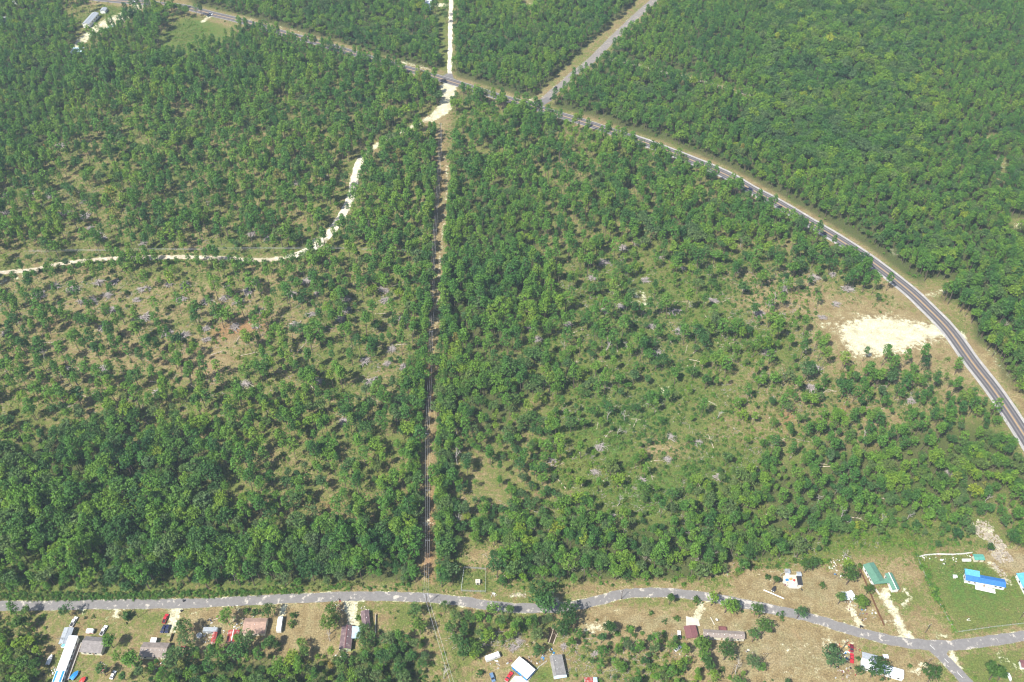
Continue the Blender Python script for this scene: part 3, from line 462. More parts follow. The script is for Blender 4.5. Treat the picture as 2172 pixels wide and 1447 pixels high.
# ------------------------------------------------------------------ roads
def asphalt(name, c, worn, wear):
    m, nt, b = newmat(name, 0.9)
    n = noise(nt, 0.5, 6, 0.65); f = noise(nt, 3.0, 4, 0.7, loc=(3, 1, 0)); w = noise(nt, 0.22, 7, 0.7, loc=(13, 41, 0))
    base = ramp(nt, n, [(0.25, tuple(x * 0.78 for x in c)), (0.75, tuple(x * 1.15 for x in c))])
    base = mix(nt, ramp(nt, w, [(wear, 0), (wear + 0.06, 0.85)]), base, worn)
    nt.links.new(mix(nt, 1.0, base, ramp(nt, f, [(0.2, 0.85), (0.8, 1.12)]), 'MULTIPLY'), b.inputs['Base Color']); return m
M['asph'] = asphalt('highway_asphalt', (0.155, 0.145, 0.143), (0.21, 0.20, 0.19), 0.60)
M['asph_dark'] = asphalt('wheel_track_asphalt', (0.085, 0.078, 0.084), (0.11, 0.10, 0.10), 0.60)
M['county'] = asphalt('county_asphalt', (0.188, 0.178, 0.172), (0.48, 0.44, 0.38), 0.56)
M['worncounty'] = asphalt('worn_county_asphalt', (0.20, 0.187, 0.18), (0.48, 0.44, 0.39), 0.48)
M['side_asph'] = asphalt('side_road_asphalt', (0.21, 0.19, 0.175), (0.32, 0.28, 0.23), 0.55)
M['shoulder'] = asphalt('pale_shoulder', (0.34, 0.325, 0.31), (0.48, 0.45, 0.41), 0.54)
M['yellow'] = plain('yellow_marking', (0.55, 0.34, 0.13), 0.8, 0.3)
M['wmark'] = plain('white_marking', (0.60, 0.59, 0.56), 0.8, 0.35)
M['sandroad'] = asphalt('white_sand_surface', (0.55, 0.50, 0.39), (0.70, 0.65, 0.54), 0.52)
M['tan_sand'] = asphalt('tan_sand_surface', (0.42, 0.36, 0.26), (0.60, 0.54, 0.42), 0.52)
def ribbon(name, L, a, b, z, mat, kind='structure', parent=None, jitter=0.0, dash=None, seed=1):
    rnd = np.random.RandomState(seed); T = np.gradient(L, axis=0); T /= np.linalg.norm(T, axis=1)[:, None]; Nn = np.stack([-T[:, 1], T[:, 0]], 1)
    ja = rnd.uniform(-1, 1, len(L)) * jitter; jb = rnd.uniform(-1, 1, len(L)) * jitter
    A = L + Nn * (a + ja)[:, None] if hasattr(a + ja, '__len__') else L; B = L + Nn * (b + jb)[:, None]
    vs = []; fs = []
    for p, q in zip(A, B): vs += [(p[0], p[1], z), (q[0], q[1], z)]
    for i in range(len(L) - 1):
        if dash and (i // dash[0]) % dash[1]: continue
        fs.append((2 * i, 2 * i + 2, 2 * i + 3, 2 * i + 1))
    me = bpy.data.meshes.new(name); me.from_pydata(vs, [], fs); me.materials.append(mat); me.update()
    o = bpy.data.objects.new(name, me); col.objects.link(o)
    if parent: o.parent = parent
    elif kind: tag(o, kind=kind)
    return o
def crown(L, hw, z, name, mat, jitter=0.1, seed=1):     # road slab with a low real edge
    o = ribbon(name, L, -hw, hw, z, mat, jitter=jitter, seed=seed); return o
LH = line(HIGHWAY, 4.0)
hw = ribbon('highway', LH, -5.6, 5.6, 0.05, M['asph'], jitter=0.1)
HX = pix(LH[:, 0], LH[:, 1])[0]; LHS = LH[HX > 1330]
for a, b in ((5.3, 6.8), (-6.8, -5.3)): ribbon('shoulder', LHS, a, b, 0.056, M['shoulder'], parent=hw, jitter=0.15)
for c in (-3.7, -1.5, 1.9, 4.1): ribbon('wheel_track', LH, c - 0.62, c + 0.62, 0.056, M['asph_dark'], parent=hw)
for c in (-0.28, 0.28): ribbon('centre_line', LH, c - 0.15, c + 0.15, 0.062, M['yellow'], parent=hw)
for c in (-5.0, 5.0): ribbon('edge_line', LH, c - 0.14, c + 0.14, 0.066, M['wmark'], parent=hw)
LC = line(COUNTY, 2.5)
ribbon('county_road', LC, -2.9, 2.9, 0.04, M['county'], jitter=0.35, seed=3)
i0 = [i for i, p in enumerate(LC) if gnp([(1490, 1265)])[0][0] < p[0] < gnp([(1650, 1296)])[0][0]]
ribbon('worn_surface', LC[i0], -2.3, 2.6, 0.048, M['worncounty'], jitter=0.3, seed=5)
LB = line(BRANCH, 2.5); br = ribbon('branch_road', LB, -3.1, 3.1, 0.044, M['county'], jitter=0.2, seed=4)
ribbon('dashed_line', LB, -0.16, 0.16, 0.052, M['wmark'], parent=br, dash=(1, 3))
mb = MB(); P = [g(*p) for p in [(1950, 1372), (1975, 1380), (1990, 1394), (2012, 1400), (2008, 1386), (2014, 1378), (2030, 1374)]]
mb.add([(p.x, p.y, 0.048) for p in P], [tuple(range(len(P)))]).build('junction_apron', M['county']).__setitem__('kind', 'structure')
LNE = line(NEROAD, 4.0); ribbon('side_road', LNE, -4.4, 4.4, 0.042, M['side_asph'], jitter=0.2, seed=6)
mb = MB(); P = [g(*p) for p in [(1108, 220), (1140, 214), (1160, 206), (1172, 212), (1152, 224), (1150, 236), (1165, 242)]]
mb.add([(p.x, p.y, 0.046) for p in P], [tuple(range(len(P)))]).build('side_road_apron', M['asph']).__setitem__('kind', 'structure')
LNS = line(NSAND, 4.0); ribbon('sand_lane', LNS[3:], -2.4, 2.4, 0.03, M['sandroad'], jitter=0.5, seed=7)
LS = line(SANDRD, 4.0); SX, SY = pix(LS[:, 0], LS[:, 1]); ribbon('sand_track', LS[(SY > 330) & (SX > 600)], -3.6, 3.6, 0.026, M['sandroad'], jitter=0.5, seed=12); ribbon('sand_track', LS[(SX <= 606)], -2.3, 2.3, 0.022, M['tan_sand'], jitter=0.5, seed=13)
mb = MB(); P = [g(*p) for p in [(920, 164), (936, 163), (948, 156), (959, 156), (962, 166), (985, 180), (975, 184)]]
mb.add([(p.x, p.y, 0.047) for p in P], [tuple(range(len(P)))]).build('sand_lane_apron', M['asph']).__setitem__('kind', 'structure')

# ------------------------------------------------------------------ plants: one mesh per variant, cards gathered in clumps
def cards(rng, centers, radii, ncard, size, up=0.35, flat=0.8):
    C = np.repeat(centers, ncard, 0); Rr = np.repeat(radii, ncard); n = len(C)
    d = rng.normal(size=(n, 3)); d[:, 2] = d[:, 2] * flat + 0.25; d /= np.linalg.norm(d, axis=1)[:, None]
    pos = C + d * (Rr * rng.uniform(0.65, 1.05, n))[:, None] * np.array([1, 1, 0.8])
    nrm = d + rng.normal(size=(n, 3)) * 0.45 + np.array([0, 0, up]); nrm /= np.linalg.norm(nrm, axis=1)[:, None]
    t = np.cross(nrm, rng.normal(size=(n, 3))); t /= np.linalg.norm(t, axis=1)[:, None]; b = np.cross(nrm, t)
    sz = size * rng.uniform(0.6, 1.25, n)[:, None]; k = rng.uniform(0.6, 1.2, (4, n, 1))
    V = np.stack([pos - t * sz * k[0], pos - b * sz * 0.7 * k[1], pos + t * sz * k[2], pos + b * sz * 0.7 * k[3]], 1).reshape(-1, 3)
    tint = np.repeat(np.repeat(rng.uniform(0, 1, len(centers)), ncard) * 0.65 + rng.uniform(0, 0.35, n), 4)
    return V, tint
def card_mesh(name, V, tint, mat):
    nq = len(V) // 4; me = bpy.data.meshes.new(name); me.vertices.add(len(V)); me.vertices.foreach_set('co', V.astype(np.float32).ravel())
    me.loops.add(nq * 4); me.loops.foreach_set('vertex_index', np.arange(nq * 4, dtype=np.int32))
    me.polygons.add(nq); me.polygons.foreach_set('loop_start', np.arange(0, nq * 4, 4, dtype=np.int32)); me.polygons.foreach_set('loop_total', np.full(nq, 4, np.int32))
    a = me.attributes.new('tint', 'FLOAT', 'POINT'); a.data.foreach_set('value', tint.astype(np.float32))
    me.materials.append(mat); me.update(calc_edges=True); me.validate(); return me
def trunk_mesh(name, rng, h, r, limbs, mat, ltop=0.95, spread=2.5, z0=0.5):
    mb = MB(); bend = rng.normal(size=(2,)) * 0.25
    pts = [(bend[0] * (z / h) ** 2 * 1.5, bend[1] * (z / h) ** 2 * 1.5, z) for z in np.linspace(0, h * ltop, 5)]
    mb.tube(pts, [r, r * 0.82, r * 0.66, r * 0.45, r * 0.15], 6)
    for k in range(limbs):
        z = h * (z0 + (0.92 - z0) * (k + 0.5) / limbs); a = rng.uniform(0, 6.28); L = spread * rng.uniform(0.6, 1.0) * (1.15 - z / h * 0.5)
        p = (bend[0] * (z / h) ** 2 * 1.5, bend[1] * (z / h) ** 2 * 1.5, z)
        mb.tube([p, (p[0] + math.cos(a) * L * .5, p[1] + math.sin(a) * L * .5, z + L * .28), (p[0] + math.cos(a) * L, p[1] + math.sin(a) * L, z + L * .65)], [r * .38, r * .25, r * .08], 4)
    return mb.mesh(name, mat)
def pine_variant(i):
    rng = np.random.RandomState(100 + i); h = 18.5; lo = [0.55, 0.62, 0.48, 0.58][i % 4]; rr = [3.3, 2.4, 3.9, 2.9, 3.6, 2.1, 3.1, 2.7][i % 8]
    cs = []; rs = []
    for k in range(36):
        t = (k + rng.uniform(0, 1)) / 36; z = h * (lo + (1.0 - lo) * t)
        prof = math.sin(math.pi * min(1, 0.18 + 0.80 * t)) ** 0.6 if t < 0.96 else 0.25
        a = k * 2.4 + rng.uniform(-0.6, 0.6); q = rr * prof * rng.uniform(0.35, 1.0)
        cs.append((math.cos(a) * q, math.sin(a) * q, z)); rs.append(rng.uniform(0.75, 1.35))
    V, t = cards(rng, np.array(cs), np.array(rs), 15, 0.46, 0.5, 0.7)
    return trunk_mesh('pine_trunk', rng, h, 0.24, 6, M['bark'], 0.97, 2.4, lo), card_mesh('pine_crown', V, t, M['pine'])
def broad_variant(i, mat='broad', dense=1.0):
    rng = np.random.RandomState(200 + i); h = 14.0; rr = [4.6, 3.4, 5.6, 4.0, 5.0, 3.0, 4.3, 3.7][i % 8]; cs = []; rs = []
    nl = 5 + i % 4; lob = [(rng.uniform(-0.45, 0.45) * rr, rng.uniform(-0.45, 0.45) * rr, h * rng.uniform(0.58, 0.80), rr * rng.uniform(0.42, 0.66)) for _ in range(nl)]
    for (lx, ly, lz, lr) in lob:
        for k in range(int((11 if i % 8 not in (3, 6) else 7) * dense)):
            d = rng.normal(size=3); d[2] = abs(d[2]) * 0.9 - 0.35; d /= np.linalg.norm(d); q = lr * rng.uniform(0.75, 1.05)
            cs.append((lx + d[0] * q, ly + d[1] * q, lz + d[2] * q * 0.85)); rs.append(rng.uniform(0.7, 1.3))
    V, t = cards(rng, np.array(cs), np.array(rs), 13, 0.45, 0.35, 0.8)
    return trunk_mesh('broad_trunk', rng, h * 0.85, 0.28, 7, M['bark'], 0.95, 3.4, 0.35), card_mesh('broad_crown', V, t, M[mat])
def shrub_variant(i, mat='shrub'):
    rng = np.random.RandomState(300 + i); cs = []; rs = []
    for k in range(9 + i % 3 * 3):
        a = rng.uniform(0, 6.28); q = rng.uniform(0, 1.3) ** 1.0; cs.append((math.cos(a) * q, math.sin(a) * q, 0.45 + rng.uniform(0, 1.1) * (1.4 - q))); rs.append(rng.uniform(0.4, 0.75))
    V, t = cards(rng, np.array(cs), np.array(rs), 10, 0.27, 0.4, 0.8); return card_mesh('shrub', V, t, M[mat])
def weed_variant(i):
    rng = np.random.RandomState(400 + i); a = rng.uniform(0, 6.28, 5); q = rng.uniform(0, 1.6, 5)
    cs = np.stack([np.cos(a) * q, np.sin(a) * q, rng.uniform(0.05, 0.3, 5)], 1)
    V, t = cards(rng, cs, rng.uniform(0.3, 0.6, 5), 9, 0.22, 0.5, 0.5); V[:, 2] = np.maximum(V[:, 2], 0.01); return card_mesh('weed_tuft', V, t, M['weed'])
PINE = [pine_variant(i) for i in range(8)]; BROAD = [broad_variant(i) for i in range(8)]; SHRUB = [shrub_variant(i) for i in range(6)]; WEED = [weed_variant(i) for i in range(5)]

# ------------------------------------------------------------------ where plants stand: surveyed cover map in 50 px cells of the photo
def inpoly(px, py, P): return poly_sd(px, py, np.array(P, float)) < 0
BROADF = [([(-900, -200), (930, -200), (930, 560), (-900, 560)], 0.18), ([(-900, -200), (150, -200), (150, 340), (-900, 340)], 0.45), ([(150, -50), (420, -50), (420, 60), (150, 150)], 0.55), ([(380, -100), (930, -100), (930, 150), (600, 60)], 0.5),
          ([(-300, 560), (930, 560), (930, 880), (-300, 880)], 0.22), ([(-300, 880), (480, 880), (480, 1300), (-300, 1300)], 0.7), ([(480, 930), (930, 930), (930, 1110), (480, 1110)], 0.35), ([(480, 1110), (930, 1110), (930, 1300), (480, 1300)], 0.65),
          ([(935, 250), (1250, 250), (1250, 760), (935, 760)], 0.12), ([(1250, 250), (1500, 330), (1500, 480), (1250, 480)], 0.3), ([(935, 760), (1500, 760), (1560, 1300), (935, 1300)], 0.75), ([(1500, 950), (2400, 950), (2400, 1300), (1560, 1300)], 0.5),
          ([(1500, 440), (1750, 540), (1750, 620), (1400, 560)], 0.6), ([(1300, 300), (2500, 0), (2500, 900), (1950, 600)], 0.5), ([(1640, -200), (2000, -200), (2000, 330), (1900, 420), (1560, 320)], 0.8), ([(2000, -200), (2600, -200), (2600, 350), (2000, 350)], 0.35), ([(1300, -200), (1640, -200), (1600, 230), (1290, 120)], 0.12), ([(-300, 1290), (2400, 1290), (2400, 1700), (-300, 1700)], 0.8)]
SHRUBF = [([(-300, 560), (930, 560), (930, 900), (-300, 900)], 0.10), ([(0, 1110), (480, 1110), (480, 1245), (0, 1245)], 0.75), ([(-100, 1235), (880, 1235), (880, 1262), (-100, 1276)], 0.75), ([(1160, 540), (1760, 540), (1700, 700), (1500, 860), (1160, 860)], 0.50),
          ([(1150, 860), (1660, 800), (1620, 1150), (1150, 1150)], 0.55), ([(1500, 780), (2000, 780), (1950, 950), (1500, 950)], 0.28), ([(1550, 1120), (2060, 1115), (2060, 1165), (1930, 1165), (1560, 1195)], 0.7), ([(930, 1180), (1500, 1190), (1500, 1240), (1120, 1250), (1050, 1250)], 0.5),
          ([(-100, 1300), (105, 1300), (90, 1500), (-100, 1500)], 0.6), ([(940, 1310), (1150, 1310), (1150, 1380), (960, 1380)], 0.35), ([(1205, 1340), (1460, 1345), (1440, 1500), (1205, 1500)], 0.5), ([(380, 1385), (950, 1350), (960, 1500), (240, 1500)], 0.45),
          ([(2140, 1090), (2400, 1080), (2400, 1160), (2150, 1160)], 0.8), ([(1740, 660), (2030, 640), (2070, 790), (1780, 790)], 0.03)]
ROADCLR = dict(county=6.0, branch=7.0, nsand=4.5, ne=9.5, sand=5.5, path=5.5)
BUILDINGS_XY = []          # (centre, half diagonal) filled by the houses below, plants keep off
rng = np.random.RandomState(7)
def keepout(X, Y, px, py, grow=0.0):
    ok = np.ones(X.shape, bool)
    for k, w in ROADCLR.items(): ok &= seg_dist(X, Y, LN[k]) > w + grow
    ok &= seg_dist(X, Y, LN['highway']) > np.where(px > 1750, 15.5, np.where(px > 930, 14.0, 10.5)) + grow
    for P in CLEAR: ok &= ~inpoly(px, py, P)
    return ok
def scatter(cell, ymax=1105):
    ys = np.arange(196, ymax, cell); pts = []
    for y in ys:
        w = 300 + (y - 196) * 0.43; xs = np.arange(-w, w, cell); pts.append(np.stack([xs, np.full(xs.shape, y)], 1))
    P = np.vstack(pts); P += rng.uniform(-0.48, 0.48, P.shape) * cell; return P[:, 0], P[:, 1]
X, Y = scatter(4.7); px, py = pix(X, Y)
dens = bil(DMAP, px, py); dens = np.where(dens > 0.95, 1.3, dens ** 1.45)
dens *= 0.45 + 0.55 * vnoise(X, Y, 16, 1) * (1.6 - np.minimum(dens, 1) * 0.6) + 0.6 * vnoise(X, Y, 38, 5)
keep = (rng.uniform(0, 1, X.shape) < dens) & keepout(X, Y, px, py)
X, Y, px, py = X[keep], Y[keep], px[keep], py[keep]
RX = []
for pts in ([(925, 275), (915, 500), (907, 700), (899, 850), (888, 1000), (881, 1120), (879, 1235)], [(956, 395), (950, 500), (942, 640), (933, 770), (930, 900), (930, 1060), (931, 1235)]):
    L = line(pts, 2.9)
    for side in (0, 1):
        for p in L:
            if rng.uniform() < 0.93: RX.append((p[0] + (-1 if pts[0][0] < 930 else 1) * (0.9 + side * 3.4) + rng.uniform(-0.7, 0.7), p[1] + rng.uniform(-1.2, 1.2)))
RX = np.array(RX); row = np.concatenate([np.zeros(X.shape, bool), np.ones(len(RX), bool)]); X = np.concatenate([X, RX[:, 0]]); Y = np.concatenate([Y, RX[:, 1]]); px, py = pix(X, Y)
bf = np.full(X.shape, 0.35)
for P, v in BROADF: bf[inpoly(px, py, P)] = v
bf = np.clip(bf + (vnoise(X, Y, 34, 3) - 0.5) * 0.9, 0.03, 0.97)
isb = rng.uniform(0, 1, X.shape) < bf
sc = 0.50 + 0.72 * rng.uniform(0, 1, X.shape) ** 1.15; dloc = bil(DMAP, px, py); sc *= np.where((py < 560) & (dloc > 0.85), 0.84, 1.04)
sc[isb & inpoly(px, py, [(1640, -60), (1900, -60), (1960, 260), (2000, 400), (1800, 420), (1560, 300)])] *= 1.3; sc[isb & (px < 460) & (py > 1000) & (py < 1200)] *= 1.22
sc[(px > 960) & (py > 850) & (py < 1180)] *= 0.82; sc[py > 1290] *= 0.72; sc[row] *= 0.72
TREES = []
for k in range(len(X)): TREES.append((X[k], Y[k], sc[k], bool(isb[k]), px[k], py[k]))
print('trees', len(TREES), 'broad', int(isb.sum()))

def stand_of(px, py):
    if py > 1290: return 'south' + ('1' if px < 240 else '2' if px < 620 else '3' if px < 935 else '4' if px < 1200 else '5' if px < 1500 else '6')
    if px > 1300 and py < 0.55 * (px - 1000) + 150 and (py < 330 or px > 1900): return 'northeast'
    if py > 1090 and px < 890: return 'sw' + ('1' if px < 240 else '2' if px < 450 else '3' if px < 640 else '4')
    if py > 1090 and 920 < px < 1500: return 'se' + ('1' if px < 1060 else '2' if px < 1250 else '3')
    if px < 920: return 'northwest' if py < 560 else ('west' if py < 930 else 'southwest')
    if py < 760: return 'centre'
    return 'east' if px < 1500 else 'southeast'
PHR = {'sw1': 'across the road from the grey carport', 'sw2': 'across the road from the sandy driveway', 'sw3': 'across the road from the pinkish roof', 'sw4': 'beside the cut, across from the purple roof', 'se1': 'around the fenced well enclosure', 'se2': 'across the road from the creek', 'se3': 'above the bend of the county road', 'south1': 'beside the long white trailer home', 'south2': 'behind the tan and red roofed houses', 'south3': 'beyond the purple roofed house', 'south4': 'around the creek and white camper', 'south5': 'between the grey shed and maroon carport', 'south6': 'in the yards south of the county road', 'northeast': 'in the closed forest beyond the highway', 'northwest': 'in the stand above the white sand road', 'west': 'in the thinned stand among brush piles',
       'southwest': 'in thick woods left of the power line cut', 'centre': 'in the stand right of the power line cut', 'east': 'in the scrubby woods right of the power lines', 'southeast': 'in woods behind the green and blue roofed houses'}
def infr(px, py, m=0): return -m < px < 2172 + m and -m < py < 1447 + m
def instancer(name, label, items, protos, seed):
    r = np.random.RandomState(seed); n = len(items); P = np.array([(i[0], i[1], 0.0) for i in items]); sc = np.array([i[2] for i in items])
    me = bpy.data.meshes.new(name); me.vertices.add(n); me.vertices.foreach_set('co', P.astype(np.float32).ravel())
    a = me.attributes.new('rot', 'FLOAT_VECTOR', 'POINT'); rot = np.zeros((n, 3)); rot[:, 0:2] = r.normal(size=(n, 2)) * 0.035; rot[:, 2] = r.uniform(0, 6.28, n); a.data.foreach_set('vector', rot.astype(np.float32).ravel())
    a = me.attributes.new('scl', 'FLOAT_VECTOR', 'POINT'); s3 = np.stack([sc * r.uniform(0.85, 1.15, n), sc * r.uniform(0.85, 1.15, n), sc * r.uniform(0.88, 1.12, n)], 1); a.data.foreach_set('vector', s3.astype(np.float32).ravel())
    a = me.attributes.new('vid', 'INT', 'POINT'); a.data.foreach_set('value', r.randint(0, len(protos), n).astype(np.int32)); me.update()
    o = bpy.data.objects.new(name, me); col.objects.link(o)
    nt = bpy.data.node_groups.new(name + '_nodes', 'GeometryNodeTree'); nt.interface.new_socket('Geometry', in_out='INPUT', socket_type='NodeSocketGeometry'); nt.interface.new_socket('Geometry', in_out='OUTPUT', socket_type='NodeSocketGeometry')
    gi = nt.nodes.new('NodeGroupInput'); go = nt.nodes.new('NodeGroupOutput'); iop = nt.nodes.new('GeometryNodeInstanceOnPoints'); gti = nt.nodes.new('GeometryNodeGeometryToInstance')
    for objs in protos:
        j = nt.nodes.new('GeometryNodeJoinGeometry')
        for ob in objs:
            oi = nt.nodes.new('GeometryNodeObjectInfo'); oi.transform_space = 'ORIGINAL'; oi.inputs[0].default_value = ob; oi.inputs[1].default_value = False; nt.links.new(oi.outputs['Geometry'], j.inputs[0])
        nt.links.new(j.outputs[0], gti.inputs[0])
    nt.links.new(gti.outputs[0], iop.inputs['Instance']); nt.links.new(gi.outputs[0], iop.inputs['Points']); iop.inputs['Pick Instance'].default_value = True
    for nm, dt, sock in (('rot', 'FLOAT_VECTOR', 'Rotation'), ('scl', 'FLOAT_VECTOR', 'Scale'), ('vid', 'INT', 'Instance Index')):
        na = nt.nodes.new('GeometryNodeInputNamedAttribute'); na.data_type = dt; na.inputs[0].default_value = nm; nt.links.new(na.outputs[0], iop.inputs[sock])
    nt.links.new(iop.outputs[0], go.inputs[0]); md = o.modifiers.new('plants', 'NODES'); md.node_group = nt
    tag(o, label, kind='stuff'); return o
def link_child(name, me, parent):
    o = bpy.data.objects.new(name, me); col.objects.link(o); o.parent = parent; return o
def single_tree(name, x, y, s, var, label, cat, group, rngs, lean=0.03):
    e = empty(name, (x, y, 0), rngs.uniform(0, 6.28), label, cat, group); e.scale = (s * rngs.uniform(0.88, 1.12), s * rngs.uniform(0.88, 1.12), s * rngs.uniform(0.92, 1.1)); e.rotation_euler[0] = rngs.gauss(0, lean); e.rotation_euler[1] = rngs.gauss(0, lean)
    return e, link_child('trunk', var[0], e), link_child('crown', var[1], e)
rs = random.Random(5)
for broad, name, variants, nm_cat, stuffname, lab in ((False, 'pine_tree', PINE, 'pine tree', 'pine_wood', 'green pine wood covering the far and outer land'), (True, 'broadleaf_tree', BROAD, 'broadleaf tree', 'broadleaf_wood', 'mixed broadleaf crowns filling the far and outer woods')):
    T = [t for t in TREES if t[3] == broad]; T.sort(key=lambda t: (not infr(t[4], t[5] - 10, 0), t[1]))
    # the 290 that show largest stand singly, the rest are one object
    near, rest = T[:290], T[290:]; protos = []
    for i, t in enumerate(near):
        st = stand_of(t[4], t[5]); lab1 = ('tall green pine with a rounded crown ' if not broad else 'spreading green broadleaf tree ') + PHR[st]
        e, tr, cr = single_tree(name, t[0], t[1], t[2], variants[i % 8], lab1, nm_cat, nm_cat + 's ' + PHR[st], rs)
        if i < 8: protos.append((tr, cr))
    instancer(stuffname, lab, rest, protos, 11 + broad)

# shrubs and weeds
X, Y = scatter(2.9); px, py = pix(X, Y); sd = np.full(X.shape, 0.05)
for P, v in SHRUBF: sd[inpoly(px, py, P)] = v
sd *= 0.4 + 1.2 * vnoise(X, Y, 9, 8); keep = (rng.uniform(0, 1, X.shape) < sd) & keepout(X, Y, px, py, -2.5)
X, Y, px, py = X[keep], Y[keep], px[keep], py[keep]; SH = [(x, y, s, p, q) for x, y, s, p, q in zip(X, Y, rng.uniform(0.55, 1.5, X.shape), px, py)]
# hedge-like band of vines north of the county road, and vines on the property line
def along(pxs, spacing, width, s0, s1):
    L = line(pxs, spacing); out = []
    for p in L:
        q = p + rng.uniform(-width, width, 2); a, b = pix(q[0], q[1]); out.append((q[0], q[1], rng.uniform(s0, s1), a, b))
    return out
for off in (0, 1, 2, 3): SH += along([(0, 1262 + off * 3.2), (150, 1262 + off * 3), (300, 1260 + off * 3), (430, 1257 + off * 3), (560, 1253 + off * 2), (640, 1250 + off * 2)], 1.5, 0.9, 0.5, 1.1)
SH += along([(645, 1252), (760, 1250), (880, 1250), (960, 1256)], 3.0, 1.2, 0.3, 0.6)
SH += along([(1944, 1180), (1958, 1205), (1968, 1234), (1985, 1262), (1994, 1283), (2006, 1305), (2018, 1325), (2027, 1338)], 0.8, 0.9, 0.6, 1.1)
SH += along([(1956, 1200), (1972, 1240), (1983, 1262), (1994, 1280)], 0.9, 1.8, 0.9, 1.6) + along([(1560, 1220), (1600, 1205), (1660, 1195), (1700, 1193), (1760, 1190)], 1.6, 2.0, 0.8, 1.6)
SH += along([(30, 588), (126, 569), (228, 559), (329, 556), (430, 556), (560, 560), (640, 548)], 2.6, 2.0, 1.0, 2.0) + along([(100, 556), (228, 542), (329, 539), (430, 539), (503, 543)], 5.0, 2.0, 0.7, 1.6)
SH += along([(1925, 1150), (1935, 1168), (1944, 1182)], 1.2, 3, 0.7, 1.3) + along([(2030, 1341), (2100, 1331), (2172, 1322)], 1.6, 0.8, 0.2, 0.4)
SH.sort(key=lambda t: (not infr(t[3], t[4]), -t[4])); print('shrubs', len(SH)); protos = []
SPH = lambda p, q: PHR[stand_of(p, q)] if not 1240 < q <= 1290 else 'in the verge along the county road'
for i, t in enumerate(SH[:285]):
    o = bpy.data.objects.new('shrub', SHRUB[i % 6]); col.objects.link(o); o.location = (t[0], t[1], 0); o.rotation_euler = (0, 0, rs.uniform(0, 6.28)); o.scale = (t[2], t[2] * rs.uniform(0.85, 1.15), t[2])
    tag(o, 'low leafy shrub ' + SPH(t[3], t[4]), 'shrub', 'shrubs ' + SPH(t[3], t[4]))
    if i < 6: protos.append((o,))
instancer('scrub', 'green scrub and vines over the cleared and thinned land', SH[285:], protos, 21)
X, Y = scatter(2.6); px, py = pix(X, Y); _, gr, _ = fields(X, Y); sa, _, _ = fields(X, Y)
wd = np.clip((gr - 0.02) * 1.5, 0, 1.0) * (0.15 + 1.4 * vnoise(X, Y, 7, 12)) * (bil(DMAP, px, py) < 0.62); wd[(py > 1262)] *= 0.12; wd[sa > 0.3] = 0; wd[seg_dist(X, Y, LN['highway']) < 14] *= 0.1; wd[seg_dist(X, Y, LN['ne']) < 12] = 0
keep = (rng.uniform(0, 1, X.shape) < wd); W = list(zip(X[keep], Y[keep], rng.uniform(0.5, 1.0, keep.sum()) + (py[keep] < 1240) * rng.uniform(0.1, 1.0, keep.sum()))); print('weeds', len(W))
wp = []
for i in range(5):      # five tufts of their own give the rest their shape
    o = bpy.data.objects.new('weed_tuft', WEED[i]); col.objects.link(o); q = g(*[(1320, 900), (1300, 920), (1420, 1040), (1500, 980), (250, 650)][i]); o.location = q
    tag(o, 'small green weed tuft growing in the open clearing', 'weed', 'weed tufts in the open clearings'); wp.append((o,))
instancer('weeds', 'rough grass and weeds growing over the open ground', W, wp, 31)

# ------------------------------------------------------------------ air: thin haze round the whole scene
def build_haze(density):
    mb = MB(); mb.box((0, 620, 231), (1900, 1500, 464)); m = bpy.data.materials.new('haze_air'); m.use_nodes = True; nt = m.node_tree; nt.nodes.clear()
    v = nt.nodes.new('ShaderNodeVolumePrincipled'); v.inputs['Color'].default_value = (0.66, 0.82, 1.0, 1); v.inputs['Density'].default_value = density; v.inputs['Anisotropy'].default_value = 0.0
    o = nt.nodes.new('ShaderNodeOutputMaterial'); nt.links.new(v.outputs[0], o.inputs['Volume'])
    tag(mb.build('haze', m), kind='stuff')
build_haze(0.00009)

